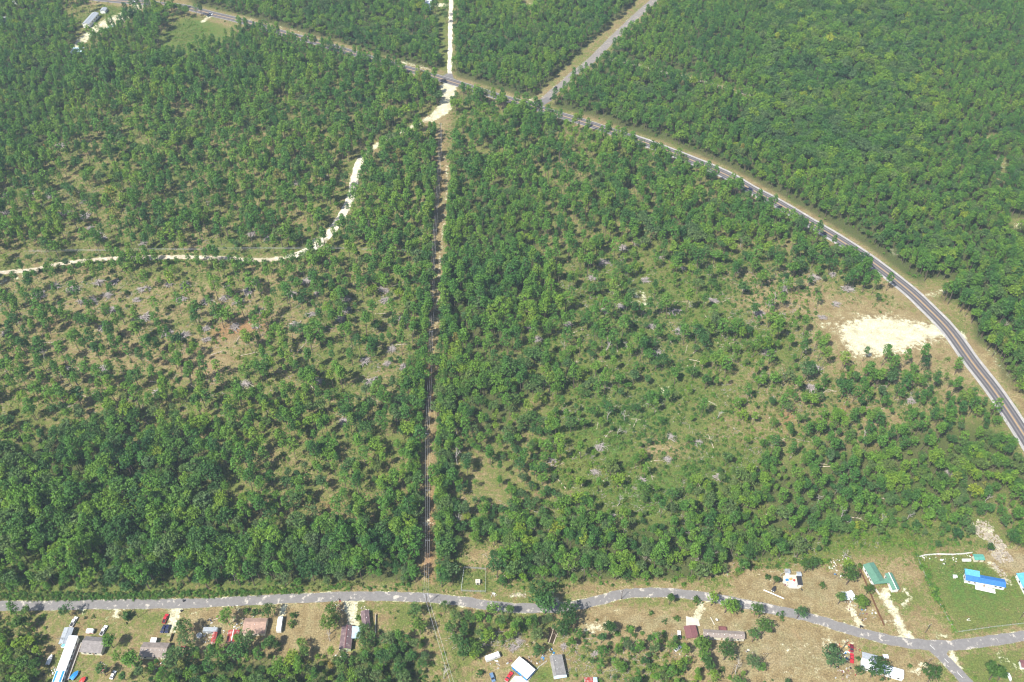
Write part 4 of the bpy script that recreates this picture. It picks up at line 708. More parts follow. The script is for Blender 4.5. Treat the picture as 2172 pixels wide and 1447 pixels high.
# ------------------------------------------------------------------ buildings
def frame(c4, z, swap=False):
    """four eave corners in the photo (far-left, far-right, near-right, near-left) -> centre, size and heading on the ground"""
    P = [g(x, y, z) for x, y in c4]; u = ((P[1] - P[0]) + (P[2] - P[3])) / 2; v = ((P[0] - P[3]) + (P[1] - P[2])) / 2
    c = (P[0] + P[1] + P[2] + P[3]) / 4; c.z = 0; L = u.length; un = u / L; w = abs(-un.y * v.x + un.x * v.y)
    return c, L, w, math.atan2(u.y, u.x)
def gable(name, label, cat, c4, h, rise, roof, wall, axis='x', ridge=0.0, over=0.35, windows=(), door=None, vents=0, open_sides=False, cap=None, base=0.0, group=None, skirt=None):
    c, L, W, a = frame(c4, h)
    if axis == 'y': L, W, a = W, L, a + math.pi / 2
    e = empty(name, c, a, label, cat, group); hl, hw_ = L / 2, W / 2; yr = ridge * hw_; t = 0.16; z1 = h + rise
    # roof: two slabs meeting under a ridge cap
    for s in (-1, 1):
        q = s * hw_; poly = [(yr, z1), (q, h), (q, h + t), (yr, z1 + t)] if s < 0 else [(q, h), (yr, z1), (yr, z1 + t), (q, h + t)]
        MB().prism_x(poly, -hl, hl).build('roof_slope', roof, e)
    rc = MB(); rc.prism_x([(yr - 0.22, z1 + t - 0.02), (yr + 0.22, z1 + t - 0.02), (yr, z1 + t + 0.10)], -hl - 0.02, hl + 0.02).build('ridge_cap', cap or roof, e)
    for k in range(vents):
        MB().cyl((-hl + L * (k + 0.7) / (vents + 0.4), yr - hw_ * 0.30, h + rise * 0.70 + t + 0.22), 0.16, 0.5, 8).build('roof_vent', M['white'], e)
    if open_sides:
        for sx in (-1, 1):
            for sy in (-1, 1): MB().box((sx * (hl - 0.3), sy * (hw_ - 0.3), h / 2), (0.14, 0.14, h)).build('post', M['galv'], e)
        return e
    wl, ww = hl - over, hw_ - over; k = over / hw_
    MB().prism_x([(-ww, base), (ww, base), (ww, h + rise * k * 0.9), (yr, z1 - 0.03), (-ww, h + rise * k * 0.9)], -wl, wl).build('wall', wall, e)
    if skirt: MB().box((0, 0, 0.3), (2 * wl + 0.06, 2 * ww + 0.06, 0.6)).build('skirting', skirt, e)
    for (side, pos, w_) in windows:         # side 'n','f' (near/far along y) or 'l','r' (ends)
        zc = h * 0.60
        if side in 'nf':
            y = (-ww if side == 'n' else ww); s = -1 if side == 'n' else 1; x = pos * wl
            fr = MB().box((x, y + s * 0.03, zc), (w_ + 0.2, 0.06, 1.25)).build('window', M['white'], e); MB().box((x, y + s * 0.075, zc), (w_, 0.03, 1.05)).build('pane', M['glass'], fr)
        else:
            x = (-wl if side == 'l' else wl); s = -1 if side == 'l' else 1; y = pos * ww
            fr = MB().box((x + s * 0.03, y, zc), (0.06, w_ + 0.2, 1.25)).build('window', M['white'], e); MB().box((x + s * 0.075, y, zc), (0.03, w_, 1.05)).build('pane', M['glass'], fr)
    if door:
        side, pos = door
        if side in 'nf':
            y = (-ww if side == 'n' else ww); s = -1 if side == 'n' else 1; d = MB().box((pos * wl, y + s * 0.04, 1.05 + base), (0.95, 0.08, 2.1)).build('door', M['wood'], e); MB().box((pos * wl + 0.35, y + s * 0.12, 1.05 + base), (0.08, 0.08, 0.08)).build('door_handle', M['galv'], d)
        else:
            x = (-wl if side == 'l' else wl); s = -1 if side == 'l' else 1; d = MB().box((x + s * 0.04, pos * ww, 1.05 + base), (0.08, 0.95, 2.1)).build('door', M['wood'], e); MB().box((x + s * 0.12, pos * ww + 0.35, 1.05 + base), (0.08, 0.08, 0.08)).build('door_handle', M['galv'], d)
    return e
def child_slab(parent_none, name, label, cat, c4, z, t, mat, group=None):
    P = [g(x, y, z) for x, y in c4]; o = sum(P, Vector()) / len(P); o.z = 0
    mb = MB(); mb.prism([(p.x - o.x, p.y - o.y) for p in P][::-1], z - t, z); ob = mb.build(name, mat); ob.location = o; return tag(ob, label, cat, group)
def leanto(name, label, cat, c4, h0, h1, mat, post=True, group=None):
    """single-pitch roof on posts, far edge at h1, near edge at h0"""
    c, L, W, a = frame(c4, (h0 + h1) / 2); e = empty(name, c, a, label, cat, group)
    MB().prism_x([(-W / 2, h0), (W / 2, h1), (W / 2, h1 + 0.1), (-W / 2, h0 + 0.1)], -L / 2, L / 2).build('roof', mat, e)
    if post:
        for sx in (-1, 1):
            for sy, h in ((-1, h0), (1, h1)): MB().box((sx * (L / 2 - 0.15), sy * (W / 2 - 0.15), h / 2), (0.12, 0.12, h)).build('post', M['wood'], e)
    return e
# far left yard
gable('carport', 'grey metal gable carport standing at the head of the long white trailer home', 'carport', [(138, 1331.5), (158.5, 1331.5), (143, 1366.5), (122.5, 1366.5)], 3.0, 0.7, M['grey_metal'], None, 'y', open_sides=True)
e = gable('trailer_home', 'very long white roofed trailer home with a dark railed porch at the left', 'trailer home', [(151.5, 1349), (169, 1349), (127, 1448), (104, 1448)], 3.3, 0.35, M['white_metal'], M['white'], 'y', windows=[('n', p, 1.6) for p in (-0.85, -0.6, -0.35, -0.1, 0.15, 0.4, 0.7)], over=0.2, door=('n', 0.0))
c, L, W, a = frame([(151.5, 1349), (169, 1349), (127, 1448), (104, 1448)], 3.3)
Lp = max(L, W) * 0.80; ww = min(L, W) / 2
MB().box((0, -ww - 0.9, 0.45), (Lp, 1.8, 0.12)).build('porch_floor', M['wood'], e)
for z in (0.95, 1.4): MB().box((0, -ww - 1.75, z), (Lp, 0.08, 0.09)).build('porch_rail', M['white'], e)
for k in range(14): MB().box((-Lp / 2 + Lp * k / 13, -ww - 1.75, 0.75), (0.09, 0.09, 1.4)).build('porch_post', M['white'], e)
tp = MB(); tp.box((-max(L, W) / 2 + 3.2, 0, 3.62), (6.0, ww * 1.7, 0.06)); tag(tp.build('roof_tarp', M['bluetarp'], None, c, a + math.pi / 2), 'blue tarp laid over the near end of the long white roof', 'tarp')
gable('house', 'low house with a grey shingled roof and cream wall next to the long white trailer', 'house', [(182.7, 1350.8), (219, 1351.2), (224, 1388.6), (168, 1382.3)], 2.9, 1.7, M['grey_sh'], M['cream'], 'x', 0.28, windows=[('n', -0.6, 1.4), ('n', -0.1, 1.4), ('n', 0.45, 1.2), ('r', 0.2, 1.1)], door=('n', 0.2))
gable('house', 'low house with a taupe roof dotted with white vents near the wooden picket fence', 'house', [(304, 1363), (360, 1363), (351, 1396), (294.7, 1393)], 2.8, 1.6, M['taupe_sh'], M['cream'], 'x', 0.1, windows=[('n', -0.6, 1.3), ('n', 0.1, 1.3), ('r', 0.0, 1.1), ('r', 0.5, 0.9)], door=('n', 0.5), vents=6)
leanto('patio_cover', 'small white patio cover behind the taupe roofed house', 'patio cover', [(320.5, 1353), (333, 1353), (330, 1364), (317.5, 1364)], 2.5, 2.8, M['white_metal'])
gable('house', 'house with a faded pinkish tan roof between the red roof and white camper', 'house', [(522, 1310.5), (566.4, 1312), (563.5, 1343.8), (511, 1344.8)], 3.0, 1.3, M['pink_sh'], M['cream'], 'x', 0.35, windows=[('n', -0.5, 1.4), ('n', 0.2, 1.4), ('r', 0.1, 1.2)], door=('n', 0.55), vents=1)
gable('barn', 'small barn with a rusty red metal roof and pale ridge', 'barn', [(487.2, 1337.2), (509.3, 1337), (503, 1362), (477.5, 1363)], 3.0, 1.1, M['red_roof'], M['wood'], 'y', windows=[('l', 0, 1.2)], door=('r', 0), cap=M['white'])
gable('shed', 'narrow red roofed shed beside the silver travel trailer', 'shed', [(449.5, 1341), (458.5, 1341), (457, 1373), (447, 1373)], 2.4, 0.5, M['red_roof'], M['wood'], 'y', door=('l', 0))
gable('shed', 'little faded red roofed shed by the round white pool', 'shed', [(379, 1370), (392, 1371), (390, 1384), (373, 1383)], 2.3, 0.5, M['red_roof'], M['wood'], 'x', door=('n', 0))
gable('shed', 'little rusty roofed shed among the parked boats', 'shed', [(206, 1415), (223, 1416), (221, 1427), (207, 1426)], 2.3, 0.5, M['red_roof'], M['wood'], 'x', door=('n', 0))
gable('house', 'house with a purple brown roof and pale green gable end', 'house', [(727.6, 1327.5), (746, 1328.5), (748.8, 1376.5), (716, 1378.5)], 3.0, 1.3, M['purple'], M['limegreen'], 'y', windows=[('l', -0.4, 0.9), ('r', -0.2, 1.0), ('n', 0.2, 1.3), ('n', -0.5, 1.3)], door=('l', 0.15), vents=3, cap=M['maroon'])
leanto('porch_roof', 'pale blue flat roof joined between the two purple roofed parts', 'porch roof', [(746.5, 1329), (766.3, 1329), (764.5, 1354.7), (744.6, 1353.8)], 3.2, 3.3, M['pale_roof'])
gable('outbuilding', 'purple brown roofed outbuilding half hidden by a leafy tree', 'outbuilding', [(771, 1298), (785, 1292), (783, 1329.5), (762, 1329.8)], 2.9, 0.8, M['purple'], M['limegreen'], 'y', windows=[('n', 0, 1.0)], door=('l', 0), vents=1)
gable('shed', 'large white roofed shed with bright blue walls', 'shed', [(1102, 1393.4), (1136, 1420.5), (1117.5, 1441), (1083, 1411.5)], 3.2, 0.5, M['white_metal'], M['bluetarp'], 'y', windows=[('l', 0.3, 1.4)], door=('l', -0.4), cap=M['galv'])
gable('house', 'narrow house with a grey roof and white eaves near the bottom edge', 'house', [(1167, 1390.6), (1192.4, 1389.7), (1201, 1430), (1172, 1437.5)], 3.2, 1.1, M['shed_sh'], M['white'], 'y', 0.55, windows=[('l', 0.4, 1.1), ('l', -0.4, 1.1), ('n', 0, 1.2)], door=('r', 0.2), vents=2)
leanto('porch_roof', 'pale blue porch roof at the near end of the grey roofed house', 'porch roof', [(1176, 1433), (1201, 1429), (1203, 1436), (1174, 1441)], 2.4, 2.8, M['pale_roof'])
gable('shed', 'small red and white roofed shed cut by the bottom edge of the photo', 'shed', [(1240, 1437), (1257, 1437), (1258, 1452), (1238, 1452)], 2.5, 0.3, M['red_roof'], M['white'], 'x')
gable('shed', 'small pale blue roofed shed beside the red one at the bottom', 'shed', [(1257.5, 1437), (1266, 1437), (1268, 1452), (1258.5, 1452)], 2.4, 0.2, M['pale_roof'], M['white'], 'x')
gable('trailer_home', 'long trailer home with a taupe roof and a row of white vents', 'trailer home', [(1492, 1334), (1582, 1341), (1577, 1355), (1492, 1352)], 3.0, 0.8, M['taupe_sh'], M['cream'], 'x', 0.0, windows=[('n', -0.62, 0.7), ('n', -0.54, 0.7), ('n', 0.12, 0.7), ('n', 0.2, 0.7), ('n', 0.7, 0.8), ('l', 0, 1.0)], door=('n', -0.1), vents=7, skirt=M['concrete'])
gable('carport', 'maroon metal roofed carport at the end of the long taupe roof', 'carport', [(1453.7, 1327), (1478.7, 1327), (1478.7, 1352), (1452, 1356)], 2.8, 0.35, M['maroon'], None, 'y', open_sides=True)
e = MB(); P = [g(x, y) for x, y in [(1455, 1307), (1470, 1311), (1482, 1317), (1485, 1328), (1455, 1328)]]; o = P[0].copy(); e.prism([(p.x - o.x, p.y - o.y) for p in P][::-1], 0.0, 0.09); tag(e.build('concrete_pad', M['slab'], None, o), 'pale concrete pad in front of the maroon carport', 'pad')
d = empty('deck', g(1532, 1336), -0.08, 'dark wooden deck on the far side of the taupe trailer home', 'deck'); MB().box((0, 0, 0.5), (4.2, 2.6, 0.12)).build('deck_floor', M['maroon'], d)
for sx in (-1, 1): MB().box((sx * 2.05, 0, 1.0), (0.08, 2.6, 0.9)).build('railing', M['maroon'], d)
MB().box((0, 1.26, 1.0), (4.0, 0.08, 0.9)).build('railing', M['maroon'], d)
# burnt-out slab with two sheds
P = [g(x, y) for x, y in [(1661, 1222), (1668, 1219), (1700, 1220), (1703, 1243), (1694, 1249), (1675, 1248), (1661, 1238)]]; o = P[0].copy(); o.z = 0
tag(MB().prism([(p.x - o.x, p.y - o.y) for p in P][::-1], 0, 0.14).build('concrete_slab', M['slab'], None, o), 'bright bare concrete slab between two small grey sheds', 'slab')
gable('shed', 'tiny grey roofed shed at the left corner of the bare slab', 'shed', [(1665, 1207), (1676, 1207), (1676, 1216.5), (1665, 1216)], 2.2, 0.3, M['grey_metal'], M['white'], 'x')
gable('shed', 'grey shed with a dark lower roof at the right of the bare slab', 'shed', [(1690, 1213), (1699.5, 1213), (1700, 1222), (1690, 1222)], 2.4, 0.3, M['grey_metal'], M['white'], 'x')
leanto('shelter', 'dark flat shelter roof on the right part of the bare slab', 'shelter', [(1690, 1222), (1700, 1222), (1700.5, 1241), (1691, 1240)], 2.2, 2.3, M['dark'])
for i, (x, y, m_, w) in enumerate([(1669, 1231, 'bluetarp', 1.6), (1677, 1229, 'yellow', 1.5), (1684, 1232, 'redplastic', 0.9), (1682, 1237, 'white', 1.1)]):
    mb = MB(); mb.box((0, 0, 0.55), (w, 1.0, 0.8), 0.2 * i, 0.9); mb.box((0.1, 0.1, 1.0), (w * 0.6, 0.6, 0.25), 0.2 * i); o = mb.build('storage_box', M[m_], None, g(x, y) + Vector((0, 0, 0.0)))
    tag(o, ['blue', 'yellow', 'small red', 'white'][i] + ' covered box standing on the bare concrete slab', 'box')
# green roofed house: main wing, link porch, right wing
gr_ = M['green_roof']
gable('house', 'main wing of the green roofed house with white walls', 'house', [(1831.6, 1196.5), (1855, 1194.4), (1874, 1230), (1850.5, 1238.5)], 3.2, 1.0, gr_, M['white'], 'y', windows=[('f', -0.6, 1.2), ('f', 0.0, 1.2), ('f', 0.5, 1.2), ('l', 0, 1.0)], door=('f', -0.3))
leanto('porch_roof', 'green porch roof linking the two wings of the green roofed house', 'porch roof', [(1851.5, 1229.5), (1884, 1227.5), (1885, 1236), (1853, 1239.5)], 3.0, 3.5, gr_)
gable('house', 'right wing of the green roofed house at the curved sand drive', 'house', [(1878.5, 1217), (1891.8, 1215), (1909, 1250.5), (1891, 1252.3)], 3.0, 0.8, gr_, M['white'], 'y', windows=[('f', 0.7, 1.0), ('f', 0.3, 1.0)], cap=M['white'])
# white twin roof
leanto('carport', 'left white sheet roof of the twin shelter under big trees', 'carport', [(1781, 1254.5), (1798.5, 1256.5), (1803, 1272), (1790, 1273)], 2.6, 2.8, M['white_metal'])
leanto('carport', 'right white sheet roof of the twin shelter, tilted', 'carport', [(1799.5, 1256), (1808, 1249.5), (1816, 1272), (1803.5, 1273.5)], 2.6, 3.0, M['white_metal'])
# blue roofed houses
e = gable('house', 'long house with a bright blue metal roof and white porch on the green lawn', 'house', [(2047, 1214), (2133.5, 1229.5), (2131, 1246.5), (2046.5, 1230.5)], 3.2, 0.9, M['blue_roof'], M['white'], 'x', windows=[('n', p, 1.2) for p in (-0.8, -0.5, 0.55, 0.8)] + [('l', 0, 1.0)], door=('n', 0.0), skirt=M['white'])
leanto('porch_roof', 'light blue raised roof over the left end of the blue roofed house', 'porch roof', [(2045.5, 1206.5), (2077.4, 1212), (2079.3, 1224.5), (2048, 1219)], 4.0, 4.3, M['sky_roof'])
d = empty('deck', g(2089, 1251), -0.27, 'white railed deck along the near side of the blue roofed house', 'deck'); MB().box((0, 0, 0.5), (10.5, 2.8, 0.12)).build('deck_floor', M['white'], d)
for k in range(8): MB().box((-5.1 + 10.2 * k / 7, -1.35, 0.85), (0.1, 0.1, 0.9)).build('rail_post', M['white'], d)
MB().box((0, -1.35, 1.32), (10.4, 0.1, 0.08)).build('handrail', M['white'], d)
gable('house', 'house with a light blue roof cut off by the right edge of the photo', 'house', [(2164, 1215.5), (2196, 1215), (2212, 1272), (2176, 1275)], 3.2, 0.5, M['sky_roof'], M['white'], 'y', windows=[('f', p, 1.2) for p in (-0.6, -0.1, 0.5)])
gable('shed', 'teal roofed shed at the end of the white wall', 'shed', [(2064.8, 1176), (2087, 1176), (2088, 1188.6), (2066, 1188)], 2.6, 0.3, M['teal_roof'], M['cream'], 'x', door=('n', 0))
mb = MB(); mb.cyl((0, 0, 0.85), 0.85, 4.6, 14, 'x'); t = mb.build('tank', M['white'], None, g(2049, 1190)); tag(t, 'white horizontal tank lying beside the teal roofed shed', 'tank')
for sx in (-1.3, 1.3): MB().box((sx, 0, 0.12), (0.25, 1.5, 0.24)).build('cradle', M['concrete'], t)
gable('shed', 'tiny white box shed alone on the green lawn', 'shed', [(2021, 1219), (2030, 1220), (2030.5, 1225), (2022, 1225)], 1.6, 0.15, M['white_metal'], M['white'], 'x')
gable('shed', 'small rusty roofed shed at the right edge below the fork', 'shed', [(2163, 1400), (2188, 1402), (2188, 1418), (2166, 1416)], 2.4, 0.4, M['maroon'], M['white'], 'x')
gable('trailer_home', 'white trailer home right of the red pickup, half under a big tree', 'trailer home', [(1827, 1396), (1918, 1421), (1916, 1441), (1826.5, 1413)], 3.0, 0.35, M['white_metal'], M['white'], 'x', windows=[('n', p, 1.1) for p in (-0.7, -0.2, 0.4, 0.8)], door=('n', 0.1), over=0.15)
leanto('awning', 'grey awning roof along the far side of the white trailer home', 'awning', [(1829, 1382.5), (1863, 1391), (1862, 1404.5), (1828, 1395.5)], 2.7, 2.5, M['grey_metal'])
leanto('canopy', 'small white square canopy behind the grey awning roof', 'canopy', [(1872, 1387), (1884, 1389), (1885, 1396), (1874, 1397)], 2.3, 2.3, M['white_metal'])
# far buildings
gable('warehouse', 'long grey roofed building with white end wall in the far left corner', 'building', [(195.7, 28.8), (209.5, 26.5), (188.8, 53), (172.9, 49.5)], 4.5, 1.4, M['grey_metal'], M['white'], 'y', windows=[('n', p, 1.6) for p in (-0.7, -0.3, 0.1, 0.5, 0.85)], door=('l', 0))
gable('shed', 'small white gabled shed near the far grey roofed building', 'shed', [(215, 17), (226, 17), (225, 24), (212, 24)], 3.0, 1.2, M['grey_metal'], M['white'], 'y')
leanto('carport', 'pale blue flat roof at the near end of the far sandy yard', 'carport', [(154, 101), (178, 101.5), (171, 113), (149, 113)], 3.2, 3.6, M['pale_roof'])
leanto('carport', 'small pale blue roof beside the far sandy yard', 'carport', [(232, 53), (241, 54), (238, 61), (227, 61)], 3.0, 3.3, M['pale_roof'])
gable('house', 'white roofed house beside the white sand lane at the top', 'house', [(899, -7), (918, -7), (913, 15), (893, 15)], 4.0, 1.8, M['white_metal'], M['p_blue'], 'y')
gable('house', 'white roofed house at the far left edge of the photo', 'house', [(-8, 34), (9, 36), (8, 46), (-12, 46)], 3.5, 1.0, M['white_metal'], M['white'], 'x')
gable('house', 'small pale roofed house in the far left top corner', 'house', [(28, -4), (50, -4), (48, 4), (26, 4)], 3.5, 1.0, M['white_metal'], M['white'], 'x')

# ------------------------------------------------------------------ vehicles (front at +x)
def wheels(e, xs, yw, r=0.38):
    for x in xs:
        for s in (-1, 1):
            w = MB().cyl((x, s * yw, r), r, 0.26, 14, 'y').build('wheel', M['tyre'], e); MB().cyl((x, s * (yw + 0.13), r), r * 0.55, 0.03, 10, 'y').build('rim', M['galv'], w)
def greenhouse(e, x0, x1, w, z0, z1, p, f0=0.35, f1=0.75):
    mb = MB(); b0, b1 = -w / 2, w / 2; k = 0.16
    vs = [(x0, b0, z0), (x1, b0, z0), (x1, b1, z0), (x0, b1, z0), (x0 + f0, b0 + k, z1), (x1 - f1, b0 + k, z1), (x1 - f1, b1 - k, z1), (x0 + f0, b1 - k, z1)]
    mb.add(vs, [(3, 2, 1, 0), (4, 5, 6, 7), (0, 1, 5, 4), (1, 2, 6, 5), (2, 3, 7, 6), (3, 0, 4, 7)]).build('window_glass', M['glass'], e)
    MB().box(((x0 + f0 + x1 - f1) / 2, 0, z1 + 0.03), (x1 - x0 - f0 - f1 + 0.12, w - 2 * k + 0.1, 0.07), 0, 0.93).build('roof_panel', p, e)
    for x, xt in ((x1 - 0.06, x1 - f1), (x0 + 0.06, x0 + f0), ((x0 + x1) / 2, (x0 + x1) / 2)):
        mb = MB()
        for s in (-1, 1): mb.tube([(x, s * (w / 2 - 0.01), z0), (xt, s * (w / 2 - k + 0.01), z1)], 0.05, 4)
        mb.build('pillar', p, e)
def hull(L, W, prof, p, e, name='body'):
    mb = MB(); n = len(prof); vs = []; fs = []
    vs = [(x, -W / 2, z - (0.06 if z > 0.8 else 0)) for x, z in prof] + [(x, -W / 2 + 0.12, z) for x, z in prof] + [(x, W / 2 - 0.12, z) for x, z in prof] + [(x, W / 2, z - (0.06 if z > 0.8 else 0)) for x, z in prof]
    fs = [tuple(range(n)), tuple(range(4 * n - 1, 3 * n - 1, -1))]
    for r_ in range(3):
        for i in range(n): j = (i + 1) % n; fs.append((r_ * n + i, (r_ + 1) * n + i, (r_ + 1) * n + j, r_ * n + j))
    return mb.add(vs, fs).build(name, p, e)
def lights(e, x, w, z, xr):
    for s in (-1, 1):
        MB().box((x, s * w, z), (0.06, 0.36, 0.16)).build('headlight', M['lamp'], e); MB().box((xr, s * w, z), (0.06, 0.22, 0.2)).build('tail_light', M['redplastic'], e)
def pickup(px0, px1, pmat, label, L=5.6, bed='dark'):
    a, b = g(*px0), g(*px1); d = b - a; e = empty('pickup_truck', (a + b) / 2, math.atan2(d.y, d.x), label, 'pickup truck', None); s = L / 5.6
    hull(L, 1.95, [(-2.8, 0.42), (2.75, 0.42), (2.8, 0.75), (2.72, 0.98), (1.35, 1.10), (-0.75, 1.10), (-0.78, 0.72), (-2.66, 0.72), (-2.68, 1.08), (-2.8, 1.08)], M[pmat], e)
    for sy in (-1, 1): MB().box((-1.74, sy * 0.91, 0.92), (1.92, 0.13, 0.36)).build('bed_side', M[pmat], e)
    MB().box((-1.72, 0, 0.745), (1.84, 1.62, 0.05)).build('bed_floor', M[bed], e)
    greenhouse(e, -0.80, 1.45, 1.84, 1.09, 1.72, M[pmat], 0.12, 0.62); wheels(e, (-1.75, 1.75), 0.87); lights(e, 2.79, 0.7, 0.8, -2.82)
    MB().box((2.82, 0, 0.52), (0.16, 1.8, 0.2)).build('bumper', M['galv'], e); e.scale = (s, 1, 1); return e
def car(px0, px1, pmat, label, suv=False, L=4.7, cat='car'):
    a, b = g(*px0), g(*px1); d = b - a; e = empty('suv' if suv else 'parked_car', (a + b) / 2, math.atan2(d.y, d.x), label, cat); h = 1.0 if suv else 0.86
    hull(L, 1.85, [(-2.32, 0.35), (2.3, 0.35), (2.35, 0.6), (2.2, h - 0.12), (1.2, h), (-1.3, h + 0.02), (-2.25, h - 0.02), (-2.35, 0.62)], M[pmat], e)
    if suv: greenhouse(e, -2.15, 1.35, 1.74, 0.98, 1.66, M[pmat], 0.35, 0.8)
    else: greenhouse(e, -1.75, 1.25, 1.68, 0.84, 1.40, M[pmat], 0.65, 0.85)
    wheels(e, (-1.4, 1.42), 0.82, 0.34); lights(e, 2.3, 0.65, 0.66, -2.36); e.scale = (L / 4.7,) * 3; return e
pickup((151.5, 1330), (163, 1310.5), 'p_white', 'white pickup truck parked above the grey metal carport', 5.9)
pickup((214.5, 1349), (226.5, 1328.5), 'p_white', 'white pickup truck with a dark bed parked above the grey shingled house', 5.9)
pickup((347.5, 1323.5), (355.5, 1304), 'p_red', 'red pickup truck parked at the edge of the sandy driveway', 5.6)
car((351, 1328), (343.5, 1342.5), 'p_navy', 'dark navy car, left one of the pair behind the red pickup', L=4.8)
car((358.5, 1328), (353.5, 1342.5), 'p_navy', 'dark navy suv, right one of the pair behind the red pickup', True, 4.9, 'suv')
pickup((1086, 1427), (1073, 1446.5), 'p_red', 'red pickup truck beside the white and blue shed', 5.6, 'p_red')
car((1041, 1428), (1048, 1448), 'p_blue', 'blue grey suv parked in the yard near the bottom edge', True, 5.0, 'suv')
car((1806, 1369), (1806, 1384), 'p_dred', 'dark red car parked nose to tail with a red pickup')
pickup((1806, 1407.5), (1806, 1387.5), 'p_red', 'red pickup truck parked below the dark red car', 5.6, 'p_red')
car((1440, 1340), (1440.5, 1355), 'p_white', 'white car parked on grass left of the maroon carport')
car((1434, 1379), (1441, 1374), 'p_white', 'white car partly hidden under trees below the maroon carport')
car((443, 29.8), (451.5, 32.2), 'p_white', 'white suv driving on the far part of the highway', True, 5.0, 'suv')
car((278, 3.5), (288, 5), 'p_white', 'white car at the far entrance of the sandy yard')
car((1181, 186), (1174.5, 191), 'p_black', 'black suv driving down the side road toward the highway', True, 5.0, 'suv')
car((1166.5, 212), (1172.5, 208), 'p_black', 'dark car leaving the junction on the side road')
car((1586, 401), (1597, 406), 'p_navy', 'dark blue suv driving on the curving highway', True, 5.0, 'suv')
car((238, 1438), (243, 1428), 'p_white', 'white car parked among boats near the bottom left')
# trailers
def trailer(px0, px1, W, H, mat, label, stripe=None, L=None, cat='camper'):
    a, b = g(*px0), g(*px1); d = b - a; L = L or d.length; e = empty('travel_trailer', (a + b) / 2, math.atan2(d.y, d.x), label, cat)
    mb = MB(); pr = [(-L / 2, 0.6), (L / 2 - 0.25, 0.6), (L / 2, 1.1), (L / 2 - 0.15, H - 0.35), (L / 2 - 0.6, H), (-L / 2 + 0.3, H), (-L / 2, H - 0.3)]; mb.prism_y(pr, -W / 2, W / 2).build('body', mat, e)
    for s in (-1, 1):
        fr = MB().box((L * 0.15, s * (W / 2 + 0.02), H * 0.62), (1.1, 0.05, 0.6)).build('window', M['dark'], e)
        if stripe: MB().box((0, s * (W / 2 + 0.015), H * 0.4), (L * 0.9, 0.03, 0.25)).build('stripe', stripe, e)
    MB().box((-L * 0.22, -W / 2 - 0.02, 1.35), (0.7, 0.05, 1.5)).build('door', M['white'], e)
    for x in (0.25, -0.25):
        MB().cyl((-L * 0.1 + x * 1.6, W / 2 - 0.2, 0.35), 0.35, 0.22, 12, 'y').build('wheel', M['tyre'], e); MB().cyl((-L * 0.1 + x * 1.6, -W / 2 + 0.2, 0.35), 0.35, 0.22, 12, 'y').build('wheel', M['tyre'], e)
    MB().tube([(L / 2 - 0.2, 0, 0.5), (L / 2 + 1.0, 0, 0.45)], 0.07, 6).build('hitch', M['dark'], e)
    MB().box((0, 0, H + 0.1), (0.8, 0.7, 0.2), 0, 0.85).build('roof_unit', M['galv'], e); return e
trailer((185.5, 1341.5), (201, 1342), 2.1, 2.4, M['white'], 'small white box trailer with a red stripe between the pickups and grey house', M['redplastic'], cat='trailer')
trailer((592.5, 1343.5), (597, 1312), 2.5, 3.0, M['white'], 'white travel trailer right of the pinkish roofed house')
trailer((433, 1340), (464, 1341), 2.5, 2.9, M['grey_metal'], 'weathered silver and white travel trailer surrounded by scrap')
trailer((1030, 1402), (1060, 1391), 2.5, 3.0, M['white'], 'white camper in the small yard above the blue grey suv')
# boats and covered things
def boat(px0, px1, W, mat, cover, label):
    a, b = g(*px0), g(*px1); d = b - a; L = d.length; e = empty('boat', (a + b) / 2, math.atan2(d.y, d.x), label, 'boat'); mb = MB(); n = 9; vs = []
    for i in range(n):
        t = i / (n - 1); x = -L / 2 + L * t; w = W / 2 * (1 - max(0, (t - 0.45) / 0.55) ** 2.2) * (0.92 + 0.08 * min(1, t * 4)) + 0.02; vs += [(x, -w, 1.25 + 0.25 * t), (x, -w * 0.75, 0.6 + 0.3 * t * t), (x, 0, 0.42 + 0.4 * t * t), (x, w * 0.75, 0.6 + 0.3 * t * t), (x, w, 1.25 + 0.25 * t)]
    fs = [(i * 5 + k, i * 5 + k + 1, i * 5 + k + 6, i * 5 + k + 5) for i in range(n - 1) for k in range(4)] + [(0, 4, 3, 2, 1)]
    mb.add(vs, fs).build('hull', mat, e); c = MB(); vc = []
    for i in range(n):
        t = i / (n - 1); x = -L / 2 + L * t; w = abs(vs[i * 5][1]); vc += [(x, -w, 1.27 + 0.25 * t), (x, 0, 1.45 + 0.45 * math.sin(math.pi * min(1, t * 1.1)) + 0.1 * t), (x, w, 1.27 + 0.25 * t)]
    c.add(vc, [(i * 3 + k, i * 3 + k + 1, i * 3 + k + 4, i * 3 + k + 3) for i in range(n - 1) for k in range(2)]).build('cover', cover, e)
    for s in (-1, 1):
        MB().cyl((-L * 0.15, s * (W / 2 - 0.1), 0.3), 0.3, 0.2, 10, 'y').build('wheel', M['tyre'], e)
    MB().box((0.2, 0, 0.36), (L * 0.9, 0.9, 0.08)).build('trailer_frame', M['galv'], e); MB().box((-L / 2 - 0.2, 0, 1.2), (0.4, 0.45, 0.9), 0, 0.8).build('outboard_motor', M['dark'], e); return e
boat((152, 1443), (168, 1425), 2.7, M['white'], M['bluetarp'], 'boat under a blue and white cover beside the long trailer porch')
boat((172, 1450), (183, 1438), 2.4, M['redplastic'], M['redplastic'], 'red covered boat next to the blue covered one')
boat((1638, 1256), (1644, 1246), 2.0, M['white'], M['dark'], 'white boat with a dark cover parked above the worn road')
boat((2136, 1430), (2143, 1446), 1.6, M['white'], M['white'], 'slim white boat lying in the grass right of the fork')
boat((102, 1412), (112, 1390), 2.2, M['white'], M['whitetarp'], 'white tarp covered boat left of the long trailer home')
